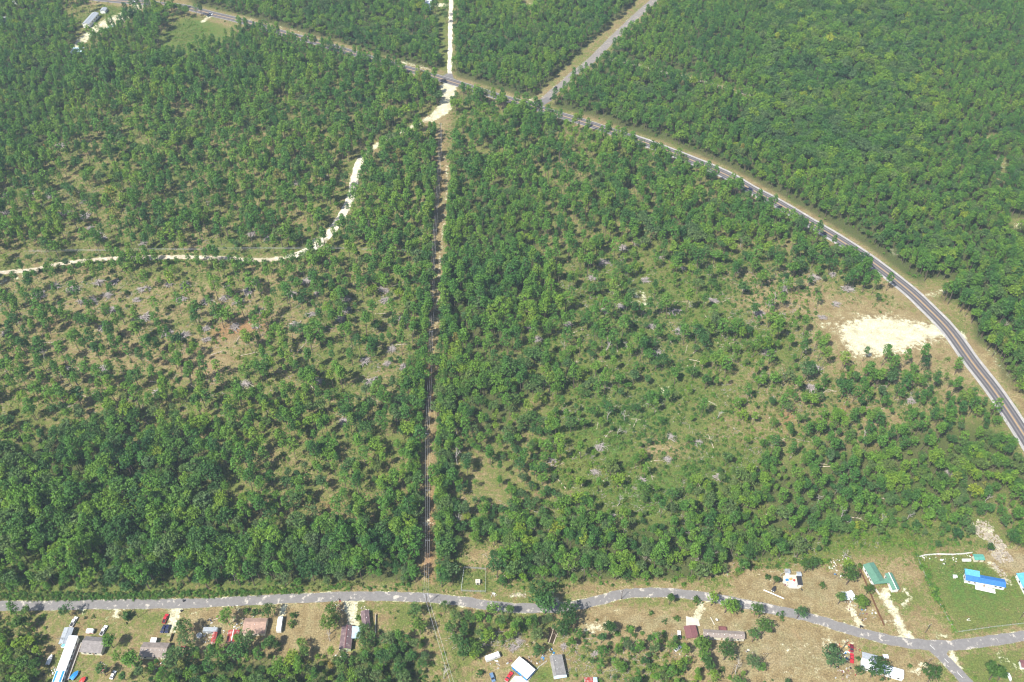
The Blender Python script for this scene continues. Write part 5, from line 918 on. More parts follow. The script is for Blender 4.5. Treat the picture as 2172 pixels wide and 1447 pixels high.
mb = MB(); a, b = g(1619.4, 1252.5), g(1662.7, 1271); mb.tube([a + Vector((0, 0, 0.5)), (a + b) / 2 + Vector((0, 0, 0.6)), b + Vector((0, 0, 0.5))], [0.32, 0.32, 0.32], 8)
tag(mb.build('culvert_pipe', M['white']), 'long white pipe lying on the ground above the worn road', 'pipe')
mb = MB(); a, b = g(1507, 1310), g(1515.5, 1326); mb.tube([a + Vector((0, 0, .2)), b + Vector((0, 0, .2))], 0.28, 8); tag(mb.build('pipe', M['slab']), 'short pale beam lying in the yard above the taupe trailer home', 'beam')
mb = MB(); a, b = g(1857, 1250), g(1866, 1262); d = b - a; mb.box((0, 0, 0.1), (d.length, 1.1, 0.2)); tag(mb.build('walkway', M['slab'], None, (a + b) / 2, math.atan2(d.y, d.x)), 'white concrete walk at the near corner of the green roofed house', 'walkway')
mb = MB(); P = [g(x, y) for x, y in [(1092, 1433), (1112, 1436), (1125, 1450), (1078, 1450)]]; o = P[0].copy(); tag(mb.prism([(p.x - o.x, p.y - o.y) for p in P][::-1], 0, 0.1).build('concrete_pad', M['slab'], None, o), 'cream concrete pad below the white and blue shed', 'pad')
def ring(x, y, r, label, cat, mat, top, h=0.9, name='above_ground_pool'):
    e = empty(name, g(x, y), 0, label, cat); mb = MB(); n = 20; vs = []
    for k in range(n):
        a = 2 * math.pi * k / n; vs += [(math.cos(a) * r, math.sin(a) * r, 0), (math.cos(a) * r, math.sin(a) * r, h), (math.cos(a) * (r - 0.15), math.sin(a) * (r - 0.15), h), (math.cos(a) * (r - 0.15), math.sin(a) * (r - 0.15), h - 0.25)]
    mb.add(vs, [(4 * k + j, 4 * ((k + 1) % n) + j, 4 * ((k + 1) % n) + j + 1, 4 * k + j + 1) for k in range(n) for j in range(3)]).build('rim', mat, e)
    MB().cyl((0, 0, h - 0.2), r - 0.16, 0.04, n).build('surface', top, e); return e
ring(423.3, 1349, 1.5, 'round white satellite sized pool left of the scrap yard', 'pool', M['white'], M['galv'], 0.9)
ring(385, 1330, 1.2, 'round pale ring on the grass below the sandy driveway', 'trampoline', M['whitetarp'], M['dark'], 0.5, 'trampoline')
ring(135, 1370, 1.3, 'small pale blue wading pool at the near end of the grey carport', 'pool', M['white'], M['poolblue'], 0.5)
def dish(x, y, h, lab, r=0.5):
    e = empty('satellite_dish', g(x, y), -0.6, lab, 'dish'); MB().cyl((0, 0, h / 2), 0.06, h, 6).build('mast', M['galv'], e); mb = MB(); vs = [(0, 0, h)]; n = 12
    for k in range(n): a = 2 * math.pi * k / n; vs.append((math.cos(a) * r, -0.25 + 0.12 * math.sin(a), h + 0.15 + math.sin(a) * r))
    mb.add(vs, [(0, 1 + k, 1 + (k + 1) % n) for k in range(n)]).build('reflector', M['white'], e)
dish(1520, 1316.5, 1.4, 'round white dish standing above the taupe trailer home', 0.8)

# ------------------------------------------------------------------ poles, wires, fences
def pole(x, y, h, label, arms=1, heading=0.0, lamp=False, cat='utility pole', name='utility_pole'):
    e = empty(name, g(x, y), heading, label, cat); MB().tube([(0, 0, 0), (0, 0, h)], [0.19, 0.12], 8).build('shaft', M['polewood'], e)
    for k in range(arms):
        z = h - 0.5 - k * 1.3; MB().box((0, 0.16, z), (2.6, 0.12, 0.14)).build('crossarm', M['galv'] if h > 9.5 else M['polewood'], e)
        for sx in (-1.15, 0, 1.15): MB().cyl((sx, 0.16, z + 0.2), 0.07, 0.26, 6).build('insulator', M['white'], e)
    if lamp: MB().tube([(0, 0, h - 0.4), (0.9, -0.3, h), (1.5, -0.5, h)], 0.05, 5).build('lamp_arm', M['galv'], e); MB().box((1.7, -0.55, h), (0.6, 0.3, 0.14)).build('lamp_head', M['white'], e)
    return e
lin_tops = [(934, 262), (933.5, 312), (931.5, 350), (930, 389), (926, 437), (922.5, 488), (920, 537), (917.8, 580), (916.8, 627), (914.6, 703), (912.5, 768), (910, 842), (905.9, 920), (907, 1040), (907, 1146.4)]
PH = 10.5; tops = [g(x, y, PH - 0.4) for x, y in lin_tops]
for i, t in enumerate(tops):
    x, y = pix(t.x, t.y); pole(float(x), float(y), PH, 'wooden power pole with a pale crossarm in the cut between the woods', 1)
for o in col.objects:
    if o.name.startswith('utility_pole'): o['group'] = 'power poles down the cut'
pole(906, 1283, 11.5, 'tall dark power pole with crossarms beside the county road at the power line cut', 3, 0.4)
endp = g(906, 1283); tops.append(Vector((endp.x, endp.y, 10.9))); lp = [endp + Vector((0, 0, 10.9)), g(1012, 1640) + Vector((0, 0, 10.5))]
def wire(a, b, sag, label, group, rad=0.055):
    n = 9; pts = [a.lerp(b, k / (n - 1)) - Vector((0, 0, sag * 4 * (k / (n - 1)) * (1 - k / (n - 1)))) for k in range(n)]; o = a.copy(); return tag(MB().tube([p - o for p in pts], rad, 4).build('power_line', M['wire'], None, o), label, 'power line', group)
for off, w_ in ((-1.15, 'left'), (0.0, 'middle'), (1.15, 'right')):
    mb = MB(); o = tops[0].copy()
    for a, b in zip(tops[:-1], tops[1:]):
        sag = 0.012 * (b - a).length; mb.tube([a.lerp(b, k / 6) - Vector((-off, 0, sag * 4 * (k / 6) * (1 - k / 6))) - o for k in range(7)], 0.04, 4)
    tag(mb.build('power_line', M['wire'], None, o), w_ + ' wire of the three strung along the cut', 'power line', 'wires along the cut')
pole(*[float(v) for v in pix(lp[1].x, lp[1].y)], 11, 'power pole beyond the bottom of the wires crossing the creek woods', 1, 0.4)
for off, w_ in ((-0.9, 'left'), (0.9, 'right')): wire(lp[0] + Vector((off, 0, 0)), lp[1] + Vector((off, 0, 0)), 0.8, w_ + ' wire running down right from the tall roadside pole', 'wires over the creek woods')
for x, y, h, lab, hd, lamp in [(293.5, 1310, 9, 'wooden pole beside the round bush near the sandy driveway', 0.2, False), (501, 1294, 5.5, 'short pole with a pale lamp beside the county road', 0.1, True), (1317.7, 1271, 9, 'leaning dark pole at the bend of the county road', 0.3, False), (1608.4, 1310.5, 7, 'slim lamp pole beside the dark round tree at the worn road', 0.0, True),
                               (1962, 1343, 9, 'dark pole with a transformer near the foot of the sand drive', 0.5, False), (1788, 1375, 8, 'leaning pole above the dark red car', 0.8, False), (1965, 1413, 8, 'grey pole beside the branch road', 0.2, False), (2163, 1313, 8, 'pole at the right end of the green lawn', 0.4, False), (1618, 1402, 8, 'dark pole in the bare yard right of the taupe trailer home', 0.0, False),
                               (723, 1287, 9, 'pole in scrap beside the sandy drive of the purple roofed house', 0.6, False), (1552, 1431, 9, 'bare leaning pole in the trees below the taupe trailer home', 1.0, False)]:
    pole(x, y, h, lab, 0 if lamp else 1, hd, lamp)
for i, (y0, y1) in enumerate(((531, 524), (533.5, 526.5))):
    pts = [g(x, y, 9) for x, y in ((60, y0), (330, (y0 + y1) / 2), (700, y1), (905, y1 + 8))]; mb = MB(); o = pts[0].copy(); mb.tube([p - o for p in pts], 0.05, 4)
    tag(mb.build('power_line', M['wire'], None, o), ('upper' if i else 'lower') + ' thin wire strung beside the white sand road', 'power line', 'wires beside the sand road')
def fence(pts, h, label, mat, spacing=2.4, boards=None, rails=2, name='fence', postmat=None, cat='fence'):
    P = [g(x, y) for x, y in pts]; o = P[0].copy(); e = empty(name, o, 0, label, cat); k = 0
    for a, b in zip(P[:-1], P[1:]):
        d = b - a; n = max(1, round(d.length / spacing)); ang = math.atan2(d.y, d.x)
        for i in range(n + (b is P[-1])):
            q = a + d * i / n - o; MB().box((0, 0, h / 2), (0.11, 0.11, h)).build('post', postmat or mat, e, q, ang)
        for r_ in range(rails):
            q = (a + b) / 2 - o; MB().box((0, 0, h * (0.35 + 0.6 * r_ / max(1, rails - 1)) if rails > 1 else h * 0.95), (d.length, 0.06, 0.08)).build('rail', mat, e, q, ang)
        if boards:
            for i in range(n):
                q = a + d * (i + 0.5) / n - o; rb = random.Random(i); MB().box((0, 0.07, h * 0.5 + rb.uniform(-.03, .03)), (d.length / n - 0.05, 0.04, h * 0.95)).build('board_panel', boards, e, q, ang)
    return e
fence([(984.5, 1205.5), (1030.6, 1209), (1029.7, 1257), (978, 1255), (984.5, 1205.5)], 2.0, 'grey steel fence round the small grassy well enclosure', M['galv'], 3.0, None, 3)
fence([(366.5, 1345), (361, 1362)], 1.8, 'light wooden board fence beside the taupe roofed house', M['wood'], 1.2, M['wood'])
fence([(1822, 1208), (1837.4, 1242), (1845, 1260.5), (1858, 1292), (1874.3, 1328.5)], 1.8, 'long brown board fence left of the green roofed house', M['brownfence'], 2.4, M['brownfence'])
fence([(1944, 1181), (1968, 1236), (1994, 1284), (2008, 1311), (2027.8, 1342), (2109.4, 1330.4), (2175, 1323)], 1.2, 'wire and post fence overgrown with vines round the green lawn', M['galv'], 4.0)
fence([(797.5, 1305), (797, 1346)], 1.6, 'pale board fence between the purple roofed house and the round lawn', M['whitetarp'], 2.0, M['whitetarp'])
fence([(1159, 1404), (1143, 1416), (1120, 1446)], 1.3, 'white rail fence between the white and blue shed and the grey roofed house', M['white'], 2.0, None, 2)
fence([(1948, 1183), (1962, 1179), (1990, 1177), (2020, 1178), (2045, 1176), (2061, 1174)], 1.5, 'low white wall of sheets behind the green lawn', M['white'], 3.0, M['whitetarp'])
w = empty('well_house', g(1013.5, 1237), 0.05, 'small concrete well house inside the fenced enclosure', 'well house'); MB().box((0, 0, 1.05), (2.3, 2.0, 2.1)).build('wall', M['concrete'], w); MB().box((0, 0, 2.18), (2.7, 2.4, 0.14)).build('roof', M['slab'], w); MB().box((0, -1.03, 0.9), (0.8, 0.06, 1.7)).build('door', M['dark'], w); MB().cyl((0.1, 0, 2.35), 0.22, 0.25, 8).build('hatch', M['dark'], w)

# ------------------------------------------------------------------ brush piles, logs, dead trees
def brush_mesh(i):
    r = random.Random(900 + i); mb = MB()
    for k in range(46):
        a = r.uniform(0, 6.28); q = r.uniform(0, 1) ** 0.7 * 2.3; L = r.uniform(1.8, 4.6); d = r.gauss(0.3 * (i % 3), 0.8) if i % 2 else r.uniform(0, 3.14); z = 0.25 + 1.25 * max(0, 1 - q / 2.7) * r.uniform(0.3, 1.05); t = r.uniform(-0.25, 0.3)
        c = Vector((math.cos(a) * q, math.sin(a) * q * 0.75, z)); v = Vector((math.cos(d), math.sin(d), t)) * L / 2; rad = r.uniform(0.06, 0.17)
        A, B = c - v, c + v; A.z = max(A.z, 0.05); B.z = max(B.z, 0.05); mb.tube([A, B], [rad, rad * 0.45], 4)
    return mb.mesh('brush_pile', M['brush'])
BR = [brush_mesh(i) for i in range(6)]
def zz(x0, y0, k, L): return [(x0 + a / k, y0 + b / k) for a, b in L]
piles = zz(0, 580, 3.95, [(1415, 90), (1555, 95), (1905, 100), (1215, 130), (620, 130), (960, 65), (830, 75), (1150, 220), (700, 235), (780, 225), (950, 300), (1525, 210), (1735, 230), (1885, 205), (2000, 235), (2080, 155), (2150, 70), (1215, 365), (1830, 345), (1730, 460), (1965, 445), (1740, 550), (2150, 440), (870, 450), (910, 180), (340, 180), (460, 105), (40, 500), (545, 820), (1330, 1000), (2050, 930), (890, 790), (1400, 500), (1540, 520)])
piles += zz(450, 580, 3.95, [(370, 65), (410, 310), (790, 65), (880, 165), (1120, 305), (830, 340), (1070, 380), (700, 440), (1590, 380), (1470, 750), (1280, 730), (1600, 775), (890, 900), (1330, 905), (1100, 1240), (1120, 215), (670, 170), (1440, 140), (1500, 630), (1460, 220)])
piles += zz(950, 480, 3.95, [(1600, 130), (1470, 180), (1475, 260), (1315, 300), (1285, 300), (1780, 260), (1215, 430), (1660, 450), (1970, 350), (1315, 710), (1455, 670), (1010, 825), (690, 845), (750, 945), (1710, 835), (1930, 875), (1740, 1060), (1900, 710)])
piles += zz(1350, 480, 3.95, [(1490, 430), (1260, 460), (1230, 520), (905, 525), (1770, 520), (1120, 640), (1670, 650), (1030, 730), (1215, 750), (1560, 760), (1500, 1190), (1470, 1350), (1100, 1060), (20, 135), (1640, 400), (650, 620)])
piles += zz(0, 300, 3.95, [(260, 440), (60, 445), (420, 460), (345, 540), (40, 600), (550, 600), (720, 630), (760, 720), (820, 775), (860, 815), (1200, 850), (700, 500), (510, 30)])
piles += zz(450, 300, 3.95, [(940, 285), (960, 400), (730, 345), (1560, 290), (1350, 690), (480, 810), (335, 770)])
piles += zz(1150, 800, 3.95, [(1050, 685), (840, 850), (580, 1160), (1080, 500), (440, 790), (480, 580), (280, 1200), (90, 700), (1310, 545), (1480, 830)]) + [(1931, 849), (2014, 1000), (700, 1105), (735, 1372), (1195, 1370), (1262, 1385), (1100, 1360), (1090, 1372)]
rb = random.Random(3)
for i, (x, y) in enumerate(piles):
    o = bpy.data.objects.new('brush_pile', BR[i % 6]); col.objects.link(o); o.location = g(x, y + 2); o.rotation_euler = (0, 0, rb.gauss(0.3, 0.9)); s = rb.uniform(0.8, 1.4) * (1.3 if y < 900 else 0.95); o.scale = (s, s, s)
    st = stand_of(x, y); tag(o, 'grey heap of cut branches ' + PHR[st], 'brush pile', 'brush piles ' + PHR[st])
def log_mesh(i):
    r = random.Random(70 + i); L = r.uniform(7, 13); mb = MB(); mb.tube([(-L / 2, 0, 0.3), (0, r.uniform(-.3, .3), 0.35), (L / 2, r.uniform(-.5, .5), 0.25)], [0.30, 0.22, 0.10], 6)
    for k in range(4 + i % 3): x = r.uniform(-0.1, 0.45) * L; a = r.choice((-1, 1)); l = r.uniform(1, 2.6); mb.tube([(x, 0, 0.35), (x + l * 0.7, a * l * 0.8, 0.5 + r.uniform(-.2, .5))], [0.10, 0.03], 4)
    return mb.mesh('fallen_log', M['log'])
LG = [log_mesh(i) for i in range(5)]
rl = random.Random(17); logs = [(1170, 1346, 1.25), (1180, 1350, 1.2), (1125, 1365, 0.35), (1345, 1362, 0.75), (1325, 1372, 1.3), (690, 700, 0.3), (505, 720, 1.4), (460, 750, 0.4), (1455, 641, -0.05), (1440, 640, 0.0), (1570, 555, 0.5), (1480, 545, 0.4)]
while len(logs) < 90:
    x, y = rl.uniform(1150, 1760), rl.uniform(560, 1130)
    if rl.random() < 0.25: x, y = rl.uniform(100, 900), rl.uniform(580, 900)
    if rl.random() < 0.15: x, y = rl.uniform(1500, 2000), rl.uniform(780, 1100)
    logs.append((x, y, rl.gauss(0.5, 0.8)))
for i, (x, y, a) in enumerate(logs):
    o = bpy.data.objects.new('fallen_log', LG[i % 5]); col.objects.link(o); o.location = g(x, y); o.rotation_euler = (0, 0, a); s = rl.uniform(0.6, 1.1); o.scale = (s, s, s); st = stand_of(x, y)
    lab = ['pale fallen trunk along the left bank of the creek', 'pale fallen trunk along the right bank of the creek', 'long fallen trunk pointing at the creek from the left', 'big fallen trunk below the bare yard right of the creek', 'short fallen trunk crossing the big one right of the creek'][i] if i < 5 else 'pale fallen trunk ' + PHR[st]
    tag(o, lab, 'fallen log', 'fallen logs ' + (PHR[st] if i >= 5 else 'by the creek'))
def dead_variant(i):
    r = random.Random(40 + i); mb = MB(); h = r.uniform(9, 13)
    def br(p, d, L, rad, lev):
        q = p + d * L; mid = (p + q) / 2 + Vector((r.gauss(0, .1), r.gauss(0, .1), 0)) * L * 0.5; mb.tube([p, mid, q], [rad, rad * 0.75, rad * 0.5], 5 if lev < 2 else 4)
        if lev < 3:
            for k in range(3 if lev else 4): nd = (d * 0.7 + Vector((r.gauss(0, .55), r.gauss(0, .55), r.uniform(0.0, .6)))).normalized(); br(p.lerp(q, r.uniform(0.55, 1.0)), nd, L * r.uniform(0.45, 0.65), rad * 0.5, lev + 1)
    br(Vector((0, 0, 0)), Vector((r.gauss(0, .06), r.gauss(0, .06), 1)).normalized(), h * 0.55, 0.26, 0); return mb.mesh('dead_tree', M['deadwood'])
DT = [dead_variant(i) for i in range(4)]
dead = zz(1622, 840, 3.95, [(1360, 980), (1190, 1040), (590, 820), (145, 840), (630, 1030), (950, 1090), (660, 1360), (830, 350), (1850, 900), (440, 900), (300, 1240), (1640, 740)]) + zz(1150, 800, 3.95, [(550, 360), (630, 500), (690, 370), (1460, 350), (630, 1080), (1230, 1340), (920, 1300)]) + zz(1350, 480, 3.95, [(860, 1080), (1040, 1320), (840, 400), (870, 180), (1160, 620)]) + zz(950, 480, 3.95, [(1320, 1050), (1500, 1060), (980, 1030), (1340, 1030)])
dead += [(968, 922), (970, 985), (970, 1120), (592, 1436), (498, 1232), (135, 1362), (80, 1390), (105, 960), (100, 765), (1750, 430), (1765, 428), (1778, 430), (1650, 190), (1500, 205), (1690, 205), (2128, 700), (1560, 1430), (942, 1440), (700, 1360), (1230, 1090), (1655, 1222)]
for i, (x, y) in enumerate(dead):
    o = bpy.data.objects.new('dead_tree', DT[i % 4]); col.objects.link(o); o.location = g(x, y); o.rotation_euler = (rl.gauss(0, .1), rl.gauss(0, .1), rl.uniform(0, 6.28)); s = rl.uniform(0.7, 1.2); o.scale = (s, s, s); st = stand_of(x, y)
    tag(o, 'bare pale dead tree ' + PHR[st], 'dead tree', 'dead trees ' + PHR[st])
# creek
mb = MB(); P = [g(x, y) for x, y in [(1163, 1330), (1186, 1332), (1182, 1350), (1174, 1366), (1160, 1362), (1164, 1345)]]; m, nt, b = newmat('creek_water', 0.08); b.inputs['Base Color'].default_value = (0.045, 0.030, 0.015, 1); M['creek'] = m
tag(mb.add([(p.x, p.y, 0.03) for p in P], [tuple(range(len(P)))]).build('creek', m), kind='structure')

# ------------------------------------------------------------------ yard trees and bushes (position, crown width px, kind, label)
HED = [broad_variant(20 + i, 'hedge') for i in range(4)]; LIM = [broad_variant(30 + i, 'lime', 0.8) for i in range(2)]; BUSH = [shrub_variant(10 + i, 'hedge') for i in range(3)]
ry = random.Random(9)
YT = [(270, 1312, 36, 'b', 'round dark bush beside the pole near the sandy driveway'), (56, 1335, 46, 't', 'tall tree left of the county road verge at the far left'), (150, 1306, 30, 't', 'thin dark tree above the white pickup'), (181, 1311, 10, 'b', 'small round bush in the left yard, left of two'), (197, 1309, 12, 'b', 'small round bush in the left yard, right of two'),
      (240, 1374, 40, 't', 'leafy tree at the right end of the grey shingled house'), (225, 1433, 34, 't', 'leafy tree beside the small rusty roofed shed'), (255, 1400, 24, 't', 'thin tree between the grey and taupe roofed houses'), (290, 1418, 52, 't', 'large dark tree below the taupe roofed house'), (380, 1420, 46, 't', 'large dark tree at the right below the taupe roofed house'),
      (398, 1345, 40, 't', 'spreading tree between the picket fence and the scrap yard'), (405, 1372, 34, 't', 'dark tree in the shade beside the white pool'), (486, 1326, 34, 't', 'dense dark tree right of the driveway lamp pole'), (545, 1300, 24, 'b', 'bush at the far side of the pinkish roof, left one'), (572, 1314, 38, 't', 'bright green tree at the far right corner of the pinkish roof'), (524, 1298, 22, 'b', 'low bush beside the county road above the pinkish roof'),
      (618, 1325, 26, 'b', 'tall narrow grey green bush right of the white travel trailer'), (622, 1308, 24, 'b', 'upper grey green bush right of the white travel trailer'), (535, 1372, 42, 't', 'leafy tree covering the near side of the pinkish roof'), (585, 1372, 30, 't', 'thin tree below the white travel trailer'), (470, 1370, 26, 't', 'small tree at the left of the rusty red barn'), (510, 1395, 50, 't', 'large green tree below the rusty red barn'),
      (706, 1310, 34, 't', 'upper green tree left of the purple roofed house'), (700, 1345, 44, 't', 'lower green tree left of the purple roofed house'), (716, 1325, 26, 't', 'narrow tree close to the purple roofed house'), (762, 1312, 18, 'b', 'small tree beside the broken purple roof'), (777, 1345, 24, 't', 'dark green tree hiding the purple roofed outbuilding'), (806, 1340, 14, 'b', 'small round tree on the lawn right of the purple roofs'), (828, 1300, 7, 'b', 'tiny dark bush on the round lawn, upper'), (838, 1312, 7, 'b', 'tiny dark bush on the round lawn, lower'), (843, 1298, 8, 'b', 'tiny dark bush on the round lawn, right'),
      (885, 1310, 36, 't', 'green tree left of the tall roadside pole'), (893, 1345, 44, 't', 'large green tree along the wires below the tall pole'), (875, 1300, 26, 'b', 'bush left of the tall roadside pole'), (945, 1300, 26, 't', 'dark tree right of the tall roadside pole'), (1049, 1305, 32, 't', 'tall tree beside the road bend above the creek woods'), (1080, 1308, 30, 't', 'dark tree touching the road left of the bend'), (1145, 1278, 62, 't', 'big green tree leaning over the far side of the road at the creek'), (1155, 1302, 66, 't', 'largest green tree hanging over the road at the creek'), (1200, 1325, 56, 't', 'broad dark tree just right of the creek'), (1195, 1350, 44, 't', 'dark tree at the right bank of the creek'), (1130, 1335, 36, 't', 'tree on the left bank of the creek'),
      (1137, 1395, 32, 't', 'dark tree between the white and blue shed and the tarps'), (1015, 1395, 38, 't', 'dark tree left of the white camper'), (1020, 1430, 24, 'b', 'round dark bush left of the blue grey suv'), (1380, 1303, 18, 'b', 'small dark tree alone on the dry lawn'), (1332, 1338, 26, 'b', 'round green bush at the edge of the bare lawn'), (1292, 1345, 34, 't', 'green tree at the lower edge of the bare lawn'), (1265, 1316, 9, 'b', 'tiny bush beside the bare sandy patch'),
      (1419, 1283, 30, 't', 'tall green tree in a pair beside the road, left of the round trees'), (1409, 1318, 15, 'b', 'small dark bush beside the bare sandy ring, left'), (1437, 1315, 20, 'b', 'round dark bush left of the concrete pad'), (1476, 1276, 28, 'b', 'round dark tree just below the road'), (1508, 1285, 34, 't', 'leaning tree beside the short driveway'), (1537, 1300, 42, 't', 'broad dark tree below the worn road, left'), (1556, 1296, 28, 't', 'dark tree right of the broad one below the worn road'), (1574, 1299, 10, 'b', 'tiny round bush between two dark trees'), (1600, 1305, 34, 't', 'dense round tree with a lamp pole in front'),
      (1612, 1350, 44, 't', 'tall green tree at the right end of the taupe trailer home'), (1595, 1362, 30, 't', 'brownish tree covering the end of the taupe trailer home'), (1659, 1309, 24, 'b', 'round dark bush beside the county road'), (1690, 1312, 32, 't', 'green tree at the road edge right of the round bush'), (1485, 1385, 58, 't', 'large green tree below the maroon carport'), (1535, 1400, 48, 't', 'green tree below the middle of the taupe trailer home'), (1500, 1420, 44, 't', 'green tree in the woods below the maroon carport'), (1595, 1415, 32, 't', 'small green tree in the bare yard'), (1530, 1420, 18, 'b', 'small tree in the dry yard below the taupe home'), (1608, 1425, 24, 't', 'lower green tree in the bare yard'),
      (1761, 1415, 54, 't', 'large dark tree left of the red pickup'), (1757, 1390, 26, 't', 'top part tree behind the large dark tree left of the red pickup'), (1846, 1436, 58, 't', 'big dark tree covering the white trailer home'), (1815, 1432, 26, 't', 'tree in front of the white trailer home'), (1821, 1400, 16, 'b', 'bush at the left end of the white trailer home'), (1968, 1447, 44, 't', 'dark round tree near the bottom beside the branch road'), (2098, 1442, 46, 't', 'dark tree by the slim white boat'), (2115, 1446, 30, 't', 'green tree by the slim white boat'),
      (1777, 1282, 32, 't', 'round dark tree left of the twin white roofs'), (1820, 1290, 38, 't', 'dark tree below the twin white roofs'), (1837, 1262, 26, 't', 'dark tree right of the twin white roofs'), (1795, 1240, 46, 't', 'big brownish green tree behind the twin white roofs'), (1790, 1215, 34, 't', 'upper brownish tree left of the green roofed house'), (1743, 1243, 22, 'b', 'small green tree alone in the dry yard'), (1823, 1203, 20, 'b', 'small dark tree at the far corner of the green roofed house'), (1640, 1240, 24, 't', 'tree standing over the boat with a dark cover'), (1628, 1228, 20, 'b', 'low bush behind the boat with a dark cover'),
      (1705, 1215, 34, 't', 'dark tree behind the grey sheds, left'), (1722, 1210, 28, 't', 'dark tree behind the grey sheds, right'), (1930, 1415, 16, 'b', 'low bush right of the white trailer home'), (1972, 1240, 18, 'b', 'upper round bush on the vine fence'), (1982, 1262, 22, 'b', 'middle round bush on the vine fence'), (1998, 1288, 14, 'b', 'lower round bush on the vine fence'), (2092, 1172, 20, 't', 'small tree beside the teal roofed shed'),
      (1690, 330 + 60, 30, 'l', 'yellow green tree among the dark woods beyond the highway'), (1640, 470, 22, 'l', 'lime green leaning tree above the clearing')]
for (x, y, wpx, k, lab) in YT:
    p = g(x, y); sc = FPX / (p.y * CP + CAM_H * SP); w = wpx / sc
    if k == 'b': 
        o = bpy.data.objects.new('bush', ry.choice(BUSH)); col.objects.link(o); s = w / 3.1; o.scale = (s, s, s * 0.9); o.location = p; o.rotation_euler = (0, 0, ry.uniform(0, 6)); tag(o, lab, 'bush')
    else:
        var = ry.choice(HED if k == 't' and ry.random() < 0.6 else (LIM if k == 'l' else BROAD)); s = w / 9.6; e, _, _ = single_tree('yard_tree', p.x, p.y, s, var, lab, 'tree', None, ry); e.scale = (s, s, s * max(0.75, min(1.2, 0.95 / s ** 0.3)))
for i, (x, y) in enumerate(((1470, 540), (1530, 560), (1010, 1125), (515, 1235), (300, 1060), (1110, 1235), (1828, 110), (1830, 165), (1845, 200), (1860, 215), (1700, 250), (130, 110))):
    p = g(x, y); single_tree('broadleaf_tree', p.x, p.y, ry.uniform(0.7, 0.95), LIM[i % 2], ('bright yellow green tree ' + PHR[stand_of(x, y)]), 'broadleaf tree', 'yellow green trees ' + PHR[stand_of(x, y)], ry)

# ------------------------------------------------------------------ scrap, rocks and small things in the yards
def scrap(x, y, r, n, label, pal, seed):
    q = random.Random(seed); e = empty('scrap_heap', g(x, y), 0, label, 'scrap heap')
    for k in range(n):
        a = q.uniform(0, 6.28); d = r * math.sqrt(q.random()); w, l, h = q.uniform(0.3, 1.0), q.uniform(0.3, 1.4), q.uniform(0.1, 0.6)
        if q.random() < 0.3: mb = MB().cyl((0, 0, h / 2), w * 0.35, h, 8)
        elif q.random() < 0.35: mb = MB().tube([(-l, 0, 0.15), (l, q.uniform(-.3, .3), 0.3 + h * 0.5)], 0.08, 5)
        else: mb = MB().box((0, 0, h / 2), (w, l, h), 0, q.uniform(0.6, 1.0))
        mb.build('scrap_piece', M[q.choice(pal)], e, (math.cos(a) * d, math.sin(a) * d, 0), q.uniform(0, 3))
W4 = ['whitetarp', 'galv', 'concrete', 'rock', 'wood', 'dark', 'wood', 'galv', 'maroon']
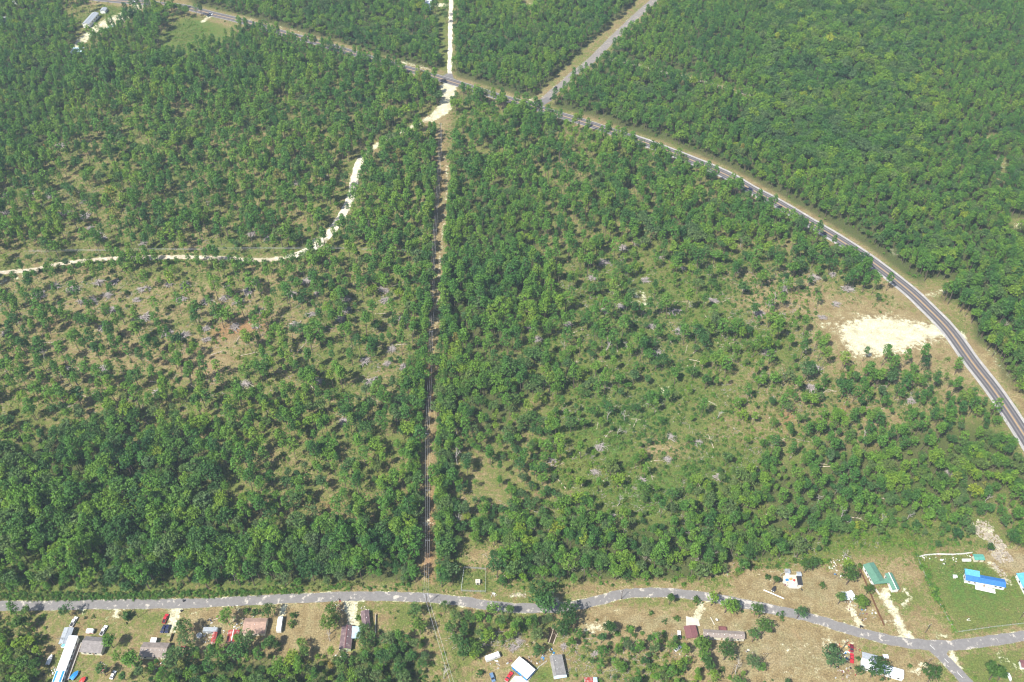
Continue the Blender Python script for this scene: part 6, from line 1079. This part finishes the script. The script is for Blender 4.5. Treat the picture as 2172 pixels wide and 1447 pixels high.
for k, (x, y, r, n, lab, pal) in enumerate([(445, 1322, 4.0, 16, 'dark and white scrap behind the silver travel trailer', W4 + ['p_navy', 'dark']), (448, 1352, 4.5, 26, 'pale scrap below the silver travel trailer', W4), (470, 1345, 3.5, 18, 'white scrap right of the silver travel trailer', W4), (521, 1314, 3.5, 16, 'grey scrap along the left edge of the pinkish roof', W4), (506, 1330, 2.6, 9, 'white sheeting between the red barn and pinkish roof', ['white', 'whitetarp', 'galv']), (540, 1306, 3.5, 14, 'small clutter at the far side of the pinkish roof', W4),
        (722, 1284, 4.0, 20, 'white scrap around the pole by the sandy drive', W4 + ['redplastic']), (724, 1392, 3.8, 18, 'white scrap at the pale green gable end', ['white', 'whitetarp', 'slab']), (772, 1298, 3.4, 18, 'pale rubble on the broken end of the purple roofed outbuilding', ['slab', 'whitetarp', 'rock']), (748, 1322, 3.6, 20, 'sandy rubble behind the purple roofed house', ['slab', 'rock', 'rock']), (1158, 1386, 4.2, 18, 'blue and white clutter behind the grey roofed house', ['p_blue', 'white', 'bluetarp', 'redplastic', 'white']), (1151, 1402, 1.8, 5, 'bright blue tarps left of the grey roofed house', ['bluetarp']),
        (1050, 1412, 3.0, 9, 'small clutter below the white camper', W4), (1078, 1402, 1.6, 6, 'dark little heap right of the white camper', ['dark', 'maroon', 'galv']), (1130, 1405, 3.5, 12, 'clutter along the far side of the white and blue shed', W4), (1790, 1372, 4.0, 16, 'red and yellow toys and tools left of the dark red car', ['redplastic', 'redplastic', 'yellow', 'white', 'dark']), (1790, 1393, 2.5, 9, 'blue tarp and small things left of the red pickup', ['bluetarp', 'bluetarp', 'white', 'galv']), (1816, 1372, 2.6, 7, 'red and dark barrels right of the dark red car', ['redplastic', 'dark', 'maroon']), (1796, 1425, 5.0, 22, 'mixed clutter below the red pickup', W4 + ['redplastic']), (1790, 1440, 5.0, 16, 'rusty clutter at the bottom below the red pickup', W4 + ['redplastic', 'maroon']),
        (1800, 1283, 3.6, 20, 'white clutter below the twin white roofs', W4), (1826, 1302, 4.0, 18, 'white and blue clutter along the brown fence', W4 + ['bluetarp']), (1852, 1303, 2.6, 9, 'pale clutter right of the brown fence', W4), (1772, 1198, 4.5, 18, 'white rubble in the scrub behind the brownish trees', ['white', 'whitetarp', 'rock']), (1795, 1190, 3.0, 10, 'white sheets in the scrub above the dry yard', ['white', 'whitetarp']), (1776, 1222, 2.2, 7, 'dark blue things under the brownish tree', ['bluetarp', 'p_navy', 'white']), (1995, 1187, 3.4, 14, 'white and dark scrap in front of the white wall', ['white', 'white', 'dark', 'galv']), (1960, 1184, 3.2, 8, 'white sheets at the left end of the white wall', ['white', 'whitetarp']),
        (2024, 1186, 1.8, 5, 'white things at the middle of the white wall', ['white']), (2060, 1183, 2.4, 8, 'reddish and white things beside the teal roofed shed', ['maroon', 'white', 'redplastic']), (110, 1425, 4.0, 12, 'pale clutter in the grass left of the long trailer home', W4), (217, 1412, 2.5, 9, 'dark clutter behind the rusty roofed shed by the boats', W4), (335, 1402, 4.5, 18, 'white and red clutter under the dark tree below the taupe roof', W4 + ['redplastic']), (1457, 1392, 4.5, 14, 'pale clutter under the big tree below the maroon carport', W4), (1590, 1385, 3.5, 10, 'pale clutter below the end of the taupe trailer home', W4), (2054, 1315, 1.0, 3, 'small white object in a green patch on the lawn', ['white', 'whitetarp']), (1803, 1103, 2.2, 8, 'white heap in the woods above the dry yard', ['white', 'whitetarp']), (2085, 1085, 1.8, 6, 'white debris at the top of the rocky slope', ['white', 'whitetarp']),
        (1665, 1237, 2.2, 9, 'small clutter on the left part of the bare slab', W4), (1694, 1246, 2.0, 6, 'small clutter on the near right of the bare slab', W4), (1828, 1350 - 20, 0.8, 2, 'black bin beside the little driveway at the road', ['dark']), (1047, 1263, 1.8, 6, 'white rubble near the well enclosure by the road', ['white', 'rock'])]):
    scrap(x, y, r, n, lab, pal, 500 + k)
for x, y, lab in ((390, 1275.5, 'black bin standing in the county road edge'), (385, 1297, 'black bin beside the sandy driveway'), (1825, 1330, 'black bin at the foot of the small driveway')):
    e = empty('wheeled_bin', g(x, y), 0.4, lab, 'bin'); MB().box((0, 0, 0.55), (0.75, 0.8, 1.0), 0, 1.15).build('body', M['dark'], e); MB().box((0, 0, 1.1), (0.95, 1.0, 0.08)).build('lid', M['dark'], e)
mb = MB(); qd = random.Random(31); polys = [[(1150, 560), (1760, 560), (1720, 700), (1760, 800), (2000, 790), (1900, 930), (1620, 960), (1560, 1120), (1180, 1110), (1150, 900)], [(0, 590), (640, 585), (880, 600), (880, 900), (0, 880)], [(0, 390), (520, 400), (640, 530), (0, 560)], [(940, 1020), (1500, 1130), (1900, 1150), (1500, 1230), (1050, 1230)], [(1180, 1345), (1460, 1345), (1440, 1470), (1210, 1470)], [(950, 1330), (1150, 1345), (1150, 1380), (960, 1375)]]
for P, cnt in zip(polys, (1500, 900, 350, 300, 160, 90)):
    Pg = gnp(P); x0, y0 = Pg.min(0); x1, y1 = Pg.max(0); k = 0; vv = vnoise
    while k < cnt:
        xs = np.array([qd.uniform(x0, x1)]); ys = np.array([qd.uniform(y0, y1)])
        if poly_sd(xs, ys, Pg)[0] > 0 or vnoise(xs, ys, 12, 44)[0] < 0.45: continue
        for _ in range(qd.choice((1, 1, 2, 4))):
            x, y = xs[0] + qd.gauss(0, 1.5), ys[0] + qd.gauss(0, 1.5); L = qd.uniform(0.8, 3.2); a = qd.gauss(0.5, 0.8); rd = qd.uniform(0.05, 0.15); dv = Vector((math.cos(a), math.sin(a), qd.uniform(-0.05, 0.25))) * L; c0 = Vector((x, y, 0.25 + qd.uniform(0, 0.5)))
            mb.tube([c0 - dv * 0.5, c0 + dv * 0.5], [rd, rd * 0.4], 4)
        k += 1
tag(mb.build('woody_debris', M['brush']), 'pale broken branches littering the clearings', kind='stuff')
q = random.Random(77); mb = MB()
def rocks(poly, n, s0, s1):
    P = gnp(poly); x0, y0 = P.min(0); x1, y1 = P.max(0); k = 0
    while k < n:
        x, y = q.uniform(x0, x1), q.uniform(y0, y1)
        if poly_sd(np.array([x]), np.array([y]), P)[0] > 0: continue
        s = q.uniform(s0, s1); a = q.uniform(0, 3); h = s * q.uniform(0.25, 0.6); mb.box((x, y, h / 2 - 0.02), (s, s * q.uniform(0.4, 0.9), h), a, q.uniform(0.4, 0.8)); k += 1
rocks([(2060, 1108), (2095, 1106), (2105, 1120), (2120, 1140), (2135, 1160), (2150, 1190), (2120, 1195), (2100, 1175), (2095, 1150), (2065, 1130)], 420, 0.4, 1.6)
rocks([(2100, 1192), (2115, 1195), (2145, 1235), (2135, 1240)], 60, 0.4, 1.2); rocks([(1545, 1375), (1640, 1360), (1760, 1380), (1790, 1447), (1640, 1447)], 160, 0.1, 0.3); rocks([(1340, 615), (1385, 622), (1440, 640), (1560, 640), (1380, 650)], 60, 0.3, 1.0)
rocks([(1085, 1258), (1115, 1258), (1115, 1268), (1080, 1266)], 30, 0.3, 1.0); rocks([(1270, 740), (1700, 600), (1700, 1000), (1200, 1100)], 260, 0.3, 1.1); rocks([(0, 600), (620, 600), (640, 800), (100, 850)], 200, 0.25, 0.8)
tag(mb.build('rubble', M['rock']), 'pale limestone rubble scattered over the slope and clearings', kind='stuff')
